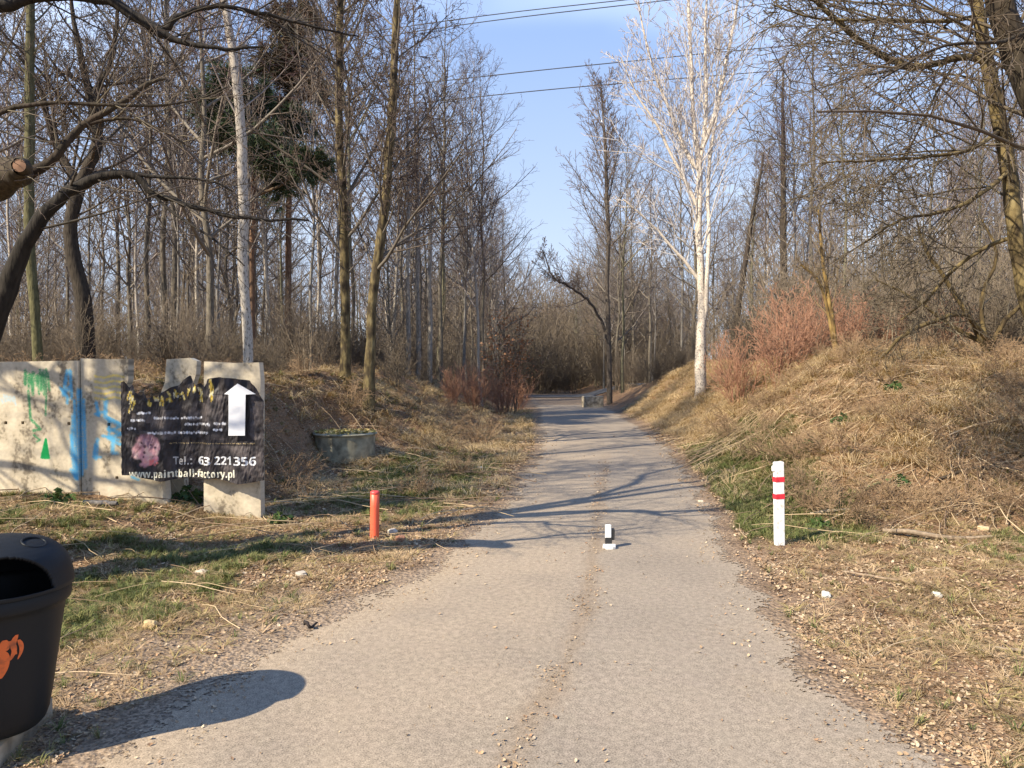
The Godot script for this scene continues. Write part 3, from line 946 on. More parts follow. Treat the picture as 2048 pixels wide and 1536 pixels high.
	var o := grown("pruned_tree", "thick brown pruned trunk with a sawn pale stub at the left edge", [c0, c1, c2, c3], S, [[1.4, .7, 10, 1], [2.0, .25, 11, 1], [1.8, .2, 8, 1], [2.2, .2, 12, 1]], M.bark, 107)
	var face := Geo.new()
	rng.seed = 5
	var cd: Vector3 = (c0[0][-1] - c0[0][-3]).normalized()
	var su: Vector3 = cd.cross(Vector3.UP).normalized()
	var sv: Vector3 = cd.cross(su)
	face.v.append(c0[0][-1] + cd * .01)
	for k in 18: face.v.append(c0[0][-1] + cd * .004 + (su * cos(TAU * k / 18) + sv * sin(TAU * k / 18)) * .038)
	for k in 18: face.i.append_array(PackedInt32Array([0, 1 + k, 1 + (k + 1) % 18]))
	part("sawn_face", flat(face), plain(.24, .13, .075, .9), o)
	# thin greenish trunk behind the wall
	S = species("slender")
	S.cols = [lin(.19, .175, .085), lin(.15, .13, .08), lin(.12, .095, .07), lin(.11, .085, .065), lin(.11, .085, .065)]
	d = 11.6
	line = seen_line([foot_on_ground(78, d, 22), [74, 640, d, 18], [66, 540, d, 18], [62, 440, d, 19], [64, 330, d, 19], [66, 220, d, 18], [68, 110, d, 17], [70, 0, d, 15], [72, -120, d, 11], [76, -300, d, 5]], 3, .006)
	grown("slender_tree", "thin upright greenish trunk behind the graffiti slab", [line], S, [[6.0, .5, 22]], M.bark, 108)
	# gnarled dark tree behind it
	S = species("spreading")
	S.cols = [lin(.08, .065, .05), lin(.085, .068, .052), lin(.10, .078, .06), lin(.105, .08, .062), lin(.105, .08, .062)]
	S.merge({levels = 3, n = [16, 12, 7]}, true)
	d = 13.5
	line = seen_line([foot_on_ground(172, d, 40), [168, 600, d, 30], [150, 520, d, 27], [146, 440, d, 25], [170, 360, d, 23], [200, 290, d, 21], [192, 220, d, 18], [178, 160, d, 14], [160, 80, d, 10], [150, 0, d, 6]], 3, .01)
	l2 = seen_line([[186, 320, d, 17], [206, 250, d, 14], [196, 190, d, 12], [225, 140, d, 10], [240, 60, d, 8], [246, -20, d, 5]], 3, .01)
	l3 = seen_line([[165, 370, d, 15], [120, 300, d, 13], [100, 230, d, 12], [84, 170, d, 9], [40, 110, d, 6]], 3, .01)
	grown("gnarled_tree", "gnarled dark tree with crooked forks behind the graffiti slab", [line, l2, l3], S, [[6.5, .3, 18], [4.5, .15, 14], [4.5, .15, 14]], M.bark, 109)
	# foreground tree at the right edge
	S = species("near")
	S.cols = [lin(.29, .255, .185), lin(.17, .135, .085), lin(.13, .105, .07), lin(.12, .095, .065), lin(.12, .095, .065), lin(.12, .095, .065)]
	S.merge({n = [18, 11, 7, 4], ang = [58, 46, 44, 42], ratio = [.42, .42, .42, .45], up = [.0, .0, .0, -.02, -.02], slim = .0075, levels = 4, rmin = .0035}, true)
	d = 7.6
	var r0 := seen_line([foot_on_ground(2110, d, 46), [2085, 720, d, 34], [2052, 600, d, 32], [2035, 520, d, 31], [2022, 430, d, 30], [2012, 340, d, 29], [1996, 260, d, 28], [1978, 180, d, 27], [1960, 100, d, 25], [1946, 20, d, 23], [1930, -80, d, 20], [1915, -200, d, 14], [1905, -320, d, 7]], 3, .006)
	var r1 := seen_line([[1972, 135, d, 15], [1930, 118, d, 14], [1880, 128, d, 13], [1820, 138, d, 13], [1768, 122, d, 12], [1720, 92, d, 12], [1680, 58, d, 11], [1640, 22, d, 10], [1602, -14, d - .1, 9], [1560, -60, d - .2, 6]], 3, .006)
	var r2 := seen_line([[1944, 40, d, 9], [1860, 50, d - .2, 8], [1760, 45, d - .4, 7], [1640, 46, d - .5, 5], [1540, 16, d - .6, 3]], 3, .006)
	var r3 := seen_line([[1995, 262, d, 9], [1940, 300, d - .3, 8], [1860, 315, d - .5, 7], [1760, 322, d - .7, 5], [1640, 328, d - .9, 3]], 3, .006)
	var r4 := seen_line([[2012, 345, d, 9], [1950, 395, d - .2, 8], [1880, 425, d - .3, 7], [1800, 440, d - .4, 5], [1720, 490, d - .5, 3]], 3, .008)
	var r5 := seen_line([[2030, 470, d, 9], [1960, 500, d + .2, 8], [1900, 545, d + .3, 7], [1850, 600, d + .4, 5], [1800, 640, d + .5, 3]], 3, .008)
	grown("lichen_tree", "yellow-barked tree leaning in at the right edge with a sagging branch across the sky", [r0, r1, r2, r3, r4, r5], S, [[5.0, .34, 22, 1], [3.6, .12, 34, 1], [3.2, .15, 26, 1], [3.2, .15, 28, 1], [3.0, .15, 22, 1], [2.6, .15, 18, 1]], M.lichen, 110)
	S.cols = [lin(.085, .068, .05), lin(.09, .072, .052), lin(.11, .088, .062), lin(.115, .09, .065), lin(.115, .09, .065), lin(.115, .09, .065)]
	d = 6.6
	r0 = seen_line([[2330, 1010, d, 80], [2260, 700, d, 70], [2170, 420, d, 62], [2080, 240, d, 56], [2030, 130, d, 53], [1998, 40, d, 50], [1975, -60, d, 46], [1960, -200, d, 36], [1950, -420, d, 18]], 3, .008)
	r0[0][0] = ground_at(r0[0][0].x, d) - Vector3(0, .2, 0)
	r1 = seen_line([[2050, 180, d, 14], [2080, 60, d, 10], [2000, 90, d - .5, 8], [1880, 95, d - .8, 6], [1760, 160, d - 1.0, 4]], 3, .008)
	grown("dark_leaning_tree", "thick dark trunk slanting in at the upper right corner", [r0, r1], S, [[6.0, .3, 26, 1], [3.0, .2, 22, 1]], M.bark, 111)
	# wiry shrub with arching yellowish stems before the right tree
	S = species("near")
	S.cols = [lin(.17, .14, .095), lin(.20, .165, .10), lin(.16, .13, .085), lin(.14, .11, .075), lin(.13, .10, .07), lin(.13, .10, .07)]
	S.merge({n = [10, 9, 6, 3], ang = [40, 44, 42, 40], ratio = [.4, .42, .42, .4], up = [.0, .03, .02, .01, .0], slim = .007, levels = 3, rmin = .0032}, true)
	d = 12.4
	r0 = seen_line([foot_on_ground(1985, d, 11), [1978, 715, d, 10], [1940, 640, d, 11], [1890, 560, d, 9], [1850, 500, d, 6], [1830, 440, d, 3]], 3, .012)
	r1 = seen_line([[1980, 690, d, 11], [1930, 632, d - .2, 10], [1870, 640, d - .4, 9], [1810, 668, d - .5, 8], [1770, 708, d - .6, 5]], 3, .012)
	r2 = seen_line([[1978, 700, d, 10], [2010, 640, d, 9], [2060, 600, d, 8], [2120, 580, d, 5]], 3, .012)
	r3 = seen_line([[1976, 696, d, 9], [1960, 600, d + .2, 8], [1990, 510, d + .3, 6], [1960, 440, d + .4, 3]], 3, .012)
	r4 = seen_line([[1975, 690, d, 9], [1900, 650, d + .1, 8], [1830, 600, d + .2, 6], [1750, 560, d + .3, 3]], 3, .012)
	grown("arching_shrub", "wiry shrub with arching yellowish stems on the right bank near the picture's edge", [r0, r1, r2, r3, r4], S, [[3.6, .25, 16, 1], [3.0, .2, 14, 1], [2.6, .2, 10, 1], [3.0, .2, 12, 1], [3.0, .2, 14, 1]], M.lichen, 121)
	# yellow sapling on the right bank
	S = species("slender")
	S.cols = [lin(.40, .31, .18), lin(.28, .21, .11), lin(.2, .15, .09), lin(.17, .125, .08), lin(.17, .125, .08)]
	S.merge({n = [12, 6, 4], ang = [30, 36, 40], ratio = [.4, .4, .4]}, true)
	d = 13.6
	line = seen_line([foot_on_ground(1672, d, 12), [1670, 690, d, 10], [1664, 640, d, 9], [1655, 590, d, 8], [1646, 540, d, 7], [1640, 490, d, 5], [1634, 420, d, 3]], 3, .006)
	l2 = seen_line([[1668, 690, d, 7], [1652, 610, d, 6], [1634, 560, d, 5], [1600, 530, d, 4]], 3, .006)
	grown("sapling", "yellow forked sapling rising from the red twigs on the right bank", [line, l2], S, [[2.4, .3, 14], [1.6, .3, 8]], M.lichen, 112)
	# the dark tree beside the gap, with one limb bending over the path
	S = species("slender")
	S.merge({n = [34, 10, 6], ang = [34, 38, 40], ratio = [.27, .42, .42], slim = .010, rmin = .008, levels = 3}, true)
	S.cols = [lin(.17, .14, .11), lin(.17, .14, .11), lin(.18, .145, .115), lin(.17, .125, .10), lin(.17, .125, .10)]
	d = 34.0
	line = seen_line([foot_on_ground(1219, d, 12), [1217, 660, d, 9], [1214, 560, d, 8.62], [1217, 480, d, 8.25], [1213, 400, d, 7.5], [1212, 340, d, 6.75], [1208, 280, d, 6], [1204, 220, d, 3.75], [1202, 180, d, 2.25]], 3, .02)
	l2 = seen_line([[1216, 690, d, 6], [1203, 640, d, 5.25], [1180, 606, d - .3, 4.88], [1160, 590, d - .5, 4.5], [1136, 572, d - 1, 4.12], [1112, 560, d - 1.5, 3.75], [1096, 535, d - 1.6, 3], [1085, 500, d - 1.8, 1.88]], 3, .05)
	grown("tall_tree", "dark straight tree beside the gap with one limb bending out over the path", [line, l2], S, [[14.0, .3, 46], [8.0, .25, 18]], M.bark, 113)
	# a leaning dark trunk and an upright one against the sky on the right
	S = species("slender")
	S.merge({n = [22, 8, 5], ang = [40, 40, 40], rmin = .007}, true)
	S.cols = [lin(.10, .08, .065), lin(.11, .09, .07), lin(.14, .11, .085), lin(.15, .115, .09), lin(.15, .115, .09)]
	d = 27.0
	line = seen_line([foot_on_ground(1566, d, 16), [1566, 600, d, 14], [1565, 500, d, 13], [1564, 400, d, 11], [1563, 300, d, 9], [1562, 220, d, 6], [1562, 150, d, 3]], 3, .02)
	grown("tall_tree", "dark upright tree standing alone against the sky between the white birch and the yellow-barked tree", [line], S, [[9.0, .32, 30]], M.bark, 114)
	line = seen_line([foot_on_ground(1462, d, 14), [1478, 600, d, 11], [1490, 520, d, 10], [1502, 440, d, 8], [1515, 370, d, 6], [1524, 310, d, 3]], 3, .02)
	grown("leaning_tree", "thin dark trunk leaning away from the white birch", [line], S, [[6.0, .35, 20]], M.bark, 115)
	# three thin pale stems lit by the sun left of the gap
	S = species("birch")
	S.merge({n = [20, 7, 5], rmin = .006}, true)
	S.cols = [lin(.48, .43, .36), lin(.34, .28, .23), lin(.18, .125, .10), lin(.16, .11, .09), lin(.16, .11, .09)]
	var stems := [[816, 24.0, 300], [836, 24.6, 380], [860, 25.4, 340]]
	for k in 3:
		var q: Array = stems[k]
		d = q[1]
		line = seen_line([foot_on_ground(q[0], d, 12), [q[0] + 1, 640, d, 9], [q[0] - 1, 540, d, 8], [q[0] + 2, 440, d, 7], [q[0] + 1, q[2], d, 5], [q[0] + 3, q[2] - 140, d, 2.5]], 3, .02)
		grown("pale_stem_tree", ["thin pale sunlit stem, nearest the leaning lichen trunk of three", "thin pale sunlit stem, the middle one of three left of the gap", "thin pale sunlit stem, the one of three closest to the path"][k], [line], S, [[7.0, .45, 18]], M.bark, 116 + k, "three pale stems left of the gap")
	make_pines()

func needle_tuft(g: Geo, p: Vector3, dir: Vector3, s: float, col: Color) -> void:
	for k in 9:
		var d := (dir + Vector3(rnd(-1, 1), rnd(-.6, 1), rnd(-1, 1)) * .9).normalized()
		var w := d.cross(Vector3(rnd(-1, 1), rnd(-1, 1), rnd(-1, 1))).normalized() * s * .055
		var b := g.v.size()
		g.v.append_array(PackedVector3Array([p - w, p + w, p + d * s * rnd(.7, 1.2)]))
		var nn := d.cross(w).normalized()
		for e in 3: g.n.append(nn); g.c.append(col)
		face(g, [b, b + 1, b + 2], nn)

func make_pines() -> void:
	for q in [
		["pine_tree", "dark green pine crown showing behind the slender white birch", 508.0, 19.0, [[430, 205, 75], [450, 235, 90], [500, 270, 100], [540, 310, 90], [465, 165, 65], [560, 360, 80], [620, 330, 60], [590, 250, 70], [520, 200, 60], [440, 280, 50]], [lin(.075, .115, .06), lin(.09, .125, .065), lin(.11, .125, .07)], 150.0],
		["pine_tree", "tall pine with an orange trunk and rusty brown top beside the dark green pine", 580.0, 22.0, [[575, 60, 70], [600, 110, 90], [585, 160, 90], [625, 180, 70], [550, 130, 60], [610, 50, 60], [560, 220, 60]], [lin(.20, .13, .085), lin(.17, .12, .08), lin(.14, .13, .08)], 20.0]]:
		rng.seed = int(q[2])
		var d: float = q[3]
		var line := seen_line([foot_on_ground(q[2], d, 17), [q[2] - 3, 600, d, 13], [q[2] - 2, 480, d, 12], [q[2] + 2, 360, d, 11], [q[2] + 3, 260, d, 9], [q[2], q[6] + 40, d, 6], [q[2] - 2, q[6], d, 3]], 3, .02)
		var foot: Vector3 = line[0][0]
		var o := thing(q[0], q[1], "tree", foot)
		var tg := Geo.new()
		var bg := Geo.new()
		var ng := Geo.new()
		for e in line[0].size(): line[0][e] -= foot
		tube(tg, line[0], line[1], 8, lin(.27, .17, .11), lin(.36, .20, .12))
		for c in q[4]:
			var mid := at(c[0], c[1], d + rnd(-1.2, 1.2)) - foot
			var r: float = c[2] / F * d * .62
			var hub := Vector3(line[0][-5].x, clampf(mid.y - .5, 1.0, line[0][-1].y), line[0][-5].z)
			var sp := smooth_line([[hub, .05], [hub.lerp(mid, .5) + Vector3(0, -.1, 0), .035], [mid, .015]], 3, .02)
			tube(bg, sp[0], sp[1], 4, lin(.17, .12, .08), lin(.13, .10, .07))
			for k in 34:
				var v := Vector3(rnd(-1, 1), rnd(-.7, .7), rnd(-1, 1)).normalized() * r * pow(rng.randf(), .5)
				var tw := smooth_line([[mid + v * .15, .012], [mid + v, .006]], 2)
				tube(bg, tw[0], tw[1], 3, lin(.13, .10, .07), lin(.12, .09, .06))
				for e in 16:
					needle_tuft(ng, mid + v * rnd(.55, 1.1) + Vector3(rnd(-1, 1), rnd(-1, 1), rnd(-1, 1)) * r * .22, v.normalized(), rnd(.16, .28), q[5][rng.randi() % 3])
		part("trunk", done(tg), M.bark, o)
		part("branches", done(bg), M.twig, o)
		part("crown", done(ng), M.twig, o)

# ---------------------------------------------------------------- the wood behind
func make_wood() -> void:
	var warm := [lin(.27, .23, .175), lin(.20, .17, .135), lin(.17, .14, .115), lin(.165, .135, .115), lin(.165, .135, .115)]
	var greyish := [lin(.36, .33, .285), lin(.26, .23, .20), lin(.20, .17, .15), lin(.19, .16, .145), lin(.19, .16, .145)]
	var green := [lin(.27, .25, .16), lin(.21, .19, .13), lin(.17, .145, .11), lin(.165, .135, .105), lin(.165, .135, .105)]
	var protos := [
		[tree_shape("slender", 14.0, .085, 201, {cols = warm}), "brown", M.bark],
		[tree_shape("slender", 12.5, .065, 202, {cols = greyish, ang = [36, 38, 40, 40]}), "grey", M.bark],
		[tree_shape("slender", 13.0, .08, 203, {cols = green, start = [.45, .2, .2]}), "greenish", M.bark],
		[tree_shape("spreading", 11.0, .095, 204, {cols = warm}), "spreading", M.bark],
		[tree_shape("birch", 13.5, .07, 205), "birch", M.birch],
		[tree_shape("birch", 12.0, .055, 206, {start = [.4, .25, .2]}), "birch", M.birch],
		[tree_shape("slender", 9.0, .045, 207, {cols = greyish, n = [26, 7, 4], ang = [32, 36, 40]}), "young", M.bark],
		[tree_shape("slender", 7.5, .038, 208, {cols = warm, n = [26, 7, 4], start = [.15, .2, .2], ang = [34, 36, 40]}), "young", M.bark]]
	var looks := {"brown": "brown bare tree", "grey": "grey bare tree", "greenish": "greenish bare tree", "spreading": "wide-branching bare tree", "birch": "thin white-stemmed birch", "young": "young thin bare tree"}
	var calls := {"brown": "brown_tree", "grey": "grey_tree", "greenish": "greenish_tree", "spreading": "spreading_tree", "birch": "wood_birch", "young": "young_tree"}
	# zones: how many, side, nearest and farthest, span off the path, how deep
	var zones := [
		[34, -1, 16.5, 27.0, 4.2, 17.0, "front"], [44, -1, 27.0, 46.0, 3.2, 27.0, "deep"], [24, 1, 15.5, 26.0, 5.5, 17.0, "front"],
		[44, 1, 26.0, 46.0, 3.2, 27.0, "deep"], [26, -1, 46.0, 80.0, 1.6, 12.0, "far"], [26, 1, 46.0, 80.0, 1.6, 12.0, "far"], [20, -1, 26.0, 50.0, 1.5, 4.5, "deep"], [14, 1, 36.0, 60.0, 2.0, 5.0, "deep"]]
	var columns := [[230.0, "above the graffiti slab"], [440.0, "above the torn banner"], [640.0, "beside the slender white birch"], [800.0, "behind the two lichen trees"], [930.0, "behind the three pale stems"], [1080.0, "left of the gap"], [1235.0, "right of the gap"],
		[1440.0, "behind the big white birch"], [1600.0, "behind the lone dark tree"], [1760.0, "behind the yellow sapling"], [1900.0, "behind the sagging branch"], [9999.0, "behind the yellow-barked tree"]]
	var depth_words := {"front": "in front rows", "deep": "deep in the wood", "far": "far off"}
	var counted := ["first", "second", "third", "fourth", "fifth", "sixth", "seventh", "eighth", "ninth", "tenth", "eleventh", "twelfth"]
	var spots := []
	var alike := {}
	rng.seed = 300
	for z in zones:
		var n := 0
		var tries := 0
		while n < z[0] and tries < 4000:
			tries += 1
			var d := rnd(z[2], z[3])
			var x: float = (table(LEFT_EDGE, d) - rnd(z[4], z[5])) if z[1] < 0 else (table(RIGHT_EDGE, d) + rnd(z[4], z[5]) - 1.2)
			if absf(x) > .74 * d + 1.5: continue
			# keep the view of the trees that stand out
			var px := 1024 + x / d * F
			if z[1] > 0 and d < 21 and (absf(px - 1400) < 70 or px < 1500): continue
			if d < 34 and px > 1440 and px < 1560: continue
			var ok := true
			for s in spots:
				if Vector2(s[0] - x, s[1] - d).length() < (.9 if d < 27 else .7): ok = false; break
			if not ok: continue
			spots.append([x, d])
			n += 1
			var pick := rng.randi() % protos.size()
			if z[1] > 0 and pick in [4, 5] and rng.randf() < .5: pick = 6
			if z[1] < 0 and pick in [4, 5] and rng.randf() < .4: pick = 0
			var k := rnd(.82, 1.15)
			if z[1] > 0 and d < 26: k *= .78
			if d > 46: k *= .8
			var where := ""
			for c in columns:
				if px < c[0]:
					where = c[1]
					break
			var key := "%s %s %s" % [looks[protos[pick][1]], depth_words[z[6]], where]
			if not alike.has(key): alike[key] = []
			alike[key].append([px, x, d, pick, k, rnd(0, TAU)])
	for key in alike:
		var row: Array = alike[key]
		row.sort_custom(func(a, b): return a[0] < b[0])
		for e in row.size():
			var q: Array = row[e]
			var p: Array = protos[q[3]]
			var label: String = key if row.size() == 1 else "%s, %s from left" % [key, counted[mini(e, 11)]]
			plant_tree(p[0], calls[p[1]], label, "trees of the wood", ground_at(q[1], q[2]) - Vector3(0, .05, 0), q[5], q[4], p[2], M.twig)
	# off to the left, behind the picture's edge: their trunks throw the bands of shade on the wall
	rng.seed = 320
	var k9 := -1
	for q in [[-8.7, 5.0, .9, 0], [-9.6, 3.4, 1.0, 2], [-11.5, 6.0, 1.0, 1], [-7.7, 6.5, .85, 3], [-9.2, 7.2, 1.0, 3]]:
		k9 += 1
		plant_tree(protos[q[3]][0], calls[protos[q[3]][1]], ["tall brown tree standing farther left than the wall, beside it", "tall greenish tree farther left than the wall and nearer the bin", "tall grey tree farthest left of the wall", "wide-branching tree standing closest before the left end of the wall", "wide-branching tree standing behind the others at the left end of the wall"][k9], "trees beyond the wall's end", ground_at(q[0], q[1]) - Vector3(0, .05, 0), rnd(0, TAU), q[2], M.bark, M.twig)
	# the mass of the wood farther off, in which no tree can be told apart
	rng.seed = 330
	for p in [[protos[0][0], 120], [protos[1][0], 150], [protos[6][0], 200], [protos[3][0], 110], [protos[4][0], 60]]:
		var st := SurfaceTool.new()
		st.append_from(p[0][0], 0, Transform3D())
		st.append_from(p[0][1], 0, Transform3D())
		var mm := MultiMesh.new()
		mm.transform_format = MultiMesh.TRANSFORM_3D
		mm.mesh = st.commit()
		mm.instance_count = p[1]
		for k in p[1]:
			var d := 0.0
			var x := 0.0
			for e in 60:
				d = rnd(38.0, 130.0)
				x = rnd(-.78, .78) * d + rnd(-2, 2)
				var off := maxf(table(LEFT_EDGE, d) - x, x - table(RIGHT_EDGE, d))
				if d > 66 or off > (3.0 if d > 50 else 14.0): break
			var s := rnd(.75, 1.05) * (.72 if d > 95 else 1.0)
			mm.set_instance_transform(k, Transform3D(Basis(Vector3.UP, rnd(0, TAU)).scaled(Vector3.ONE * s), ground_at(x, d)))
		var o := MultiMeshInstance3D.new()
		o.name = named("woodland")
		o.multimesh = mm
		o.material_override = M.twig
		add_child(o)
		o.set_meta("kind", "stuff")
		tag(o, "brown mass of bare woodland in the distance", "woodland", "distant woodland")

func scatter(called: String, mesh: Mesh, mat: Material, places: Array, label: String, category: String, tints: Array = []) -> void:
	var mm := MultiMesh.new()
	mm.transform_format = MultiMesh.TRANSFORM_3D
	mm.use_colors = not tints.is_empty()
	mm.mesh = mesh
	mm.instance_count = places.size()
	for k in places.size():
		mm.set_instance_transform(k, places[k])
		if tints.size(): mm.set_instance_color(k, tints[k])
	var o := MultiMeshInstance3D.new()
	o.name = named(called)
	o.multimesh = mm
	o.material_override = mat
	add_child(o)
	o.set_meta("kind", "stuff")
	tag(o, label, category)

func make_shrubs() -> void:
	var red := [lin(.31, .165, .105), lin(.31, .16, .10), lin(.34, .18, .115), lin(.38, .21, .135), lin(.38, .21, .135)]
	var tan_ := [lin(.25, .205, .14), lin(.24, .195, .135), lin(.22, .175, .125), lin(.21, .165, .12), lin(.21, .165, .12)]
	var dull := [lin(.16, .13, .095), lin(.16, .13, .095), lin(.155, .125, .09), lin(.15, .12, .09), lin(.15, .12, .09)]
	var reds := []
	for k in 3: reds.append(bush_shape(26, 1.5, .55, 400 + k, {cols = red}))
	var spots := [
		[1480, 16.0, 1.0, "reddish leafless bush on the right bank, next to the dry golden grass"], [1560, 14.6, 1.15, "dense reddish leafless bush in front of the yellow sapling"], [1618, 15.6, 1.1, "reddish leafless bush behind the yellow sapling"], [1700, 15.0, .9, "low reddish bush on the right bank crest, just past the yellow sapling"],
		[1790, 15.5, .8, "low reddish bush on the right bank crest under the sagging branch"], [1900, 15.0, .8, "low reddish bush on the right bank crest towards the yellow-barked tree"],
		[950, 23.0, 1.0, "reddish leafless bush left of the path, farthest from its edge"], [1000, 26.0, 1.05, "reddish leafless bush left of the path close to its edge"], [1035, 30.0, 1.0, "reddish leafless bush left of the path at the crest"], [905, 21.0, .7, "small reddish bush on the left bank above the grass"]]
	rng.seed = 410
	for k in spots.size():
		var q: Array = spots[k]
		var o := top("red_twig_bush", reds[k % 3], M.twig)
		o.position = ground_at((q[0] - 1024.0) / F * q[1], q[1])
		o.rotation.y = rnd(0, TAU)
		o.scale = Vector3.ONE * q[2]
		tag(o, q[3], "bush", "reddish bushes on the banks")
	# a beech sapling that keeps its rusty leaves, left of the gap
	var rust := bush_shape(14, 3.6, .4, 420, {cols = dull, slim = .008, leaf_cols = [lin(.40, .20, .10), lin(.36, .18, .09), lin(.44, .25, .14)]}, .8)
	var r := top("rusty_leaved_bush", rust, M.litter)
	r.position = ground_at((1012.0 - 1024.0) / F * 27.0, 27.0)
	tag(r, "tall bush that keeps rusty brown leaves left of the gap", "bush")
	# undergrowth: a tangle nobody could count
	var kinds := [bush_shape(12, 2.3, .5, 430, {cols = tan_, rmin = .005}), bush_shape(16, 1.5, .8, 431, {cols = dull, rmin = .005}), bush_shape(9, 3.4, .3, 432, {cols = tan_, rmin = .006}), bush_shape(14, 1.9, .9, 433, {cols = dull, rmin = .005})]
	rng.seed = 440
	for k in kinds.size():
		var places := []
		while places.size() < 200:
			var d := rnd(13.0, 60.0)
			if rng.randf() < .35: d = rnd(13.5, 24.0)
			var x := rnd(-.78, .78) * d
			var le := table(LEFT_EDGE, d)
			var re := table(RIGHT_EDGE, d)
			var off := maxf(le - x, x - re)
			if d < 52 and off < (5.2 if x < le and d < 18 else 3.2 if d < 30 else 1.6): continue
			if x > re and d < 14.5: continue
			if patch.get_noise_2d(x * 5.0 + 30.0 * k, d * 5.0) < rnd(-.25, .2): continue
			var s := rnd(.35, 1.3)
			if d < 18: s *= .7
			if x < le and d < 30:
				if k in [0, 2] and rng.randf() < .6: continue
				s *= .75
			places.append(Transform3D(Basis(Vector3.UP, rnd(0, TAU)).scaled(Vector3.ONE * s), ground_at(x, d)))
		for e in 85:      # brush that closes the view beyond the crossing road
			var d := rnd(50.0, 105.0)
			var x := rnd(-9.0, 13.0)
			var s := rnd(1.1, 2.4) * (1.0 + .5 * sstep(55.0, 70.0, d))
			places.append(Transform3D(Basis(Vector3.UP, rnd(0, TAU)).scaled(Vector3.ONE * s), ground_at(x, d)))
		scatter("undergrowth", kinds[k], M.twig, places, "brown tangle of leafless undergrowth filling the wood", "undergrowth")

func make_cables() -> void:
	var rows := [
		[[[-400, 250, 52], [300, 138, 49], [900, 47, 46], [1300, 1, 44], [1900, -66, 42], [2500, -130, 40]], "topmost power cable across the sky"],
		[[[-400, 262, 52.6], [300, 150, 49.6], [900, 59, 46.6], [1300, 11, 44.6], [1900, -56, 42.6], [2500, -120, 40.6]], "power cable running just under the topmost one"],
		[[[-400, 320, 50], [300, 232, 47], [960, 158, 44], [1240, 129, 43], [1560, 98, 42], [2500, 14, 39]], "power cable across the sky, third from the top"],
		[[[-400, 352, 50.5], [300, 268, 47.5], [960, 197, 44.5], [1250, 170, 43.5], [1640, 139, 42.5], [2500, 70, 39.5]], "lowest power cable across the sky"]]
	for r in rows:
		var raw := []
		for p in r[0]: raw.append([at(p[0], p[1], p[2]), .027])
		var line := smooth_line(raw, 6)
		var g := Geo.new()
		tube(g, line[0], line[1], 6, lin(.05, .05, .055), lin(.05, .05, .055))
		var m := plain(.06, .06, .065, .6)
		tag(top("power_cable", done(g), m), r[1], "cable", "power cables over the wood")

# ---------------------------------------------------------------- litter bin
func lathe(prof: Array, n: int) -> Geo:
	var g := Geo.new()
	for i in n + 1:
		var a := TAU * i / n
		for p in prof: g.v.append(Vector3(sin(a) * p[0], p[1], cos(a) * p[0]))
	var w := prof.size()
	for i in n:
		for j in w - 1:
			var k := i * w + j
			g.i.append_array(PackedInt32Array([k, k + 1, k + w, k + 1, k + w + 1, k + w]))
	return g

func soft(g: Geo) -> ArrayMesh:
	var st := SurfaceTool.new()
	st.begin(Mesh.PRIMITIVE_TRIANGLES)
	st.set_smooth_group(0)
	for k in g.i:
		if g.c.size(): st.set_color(g.c[k])
		st.add_vertex(g.v[k])
	st.generate_normals()
	return st.commit()

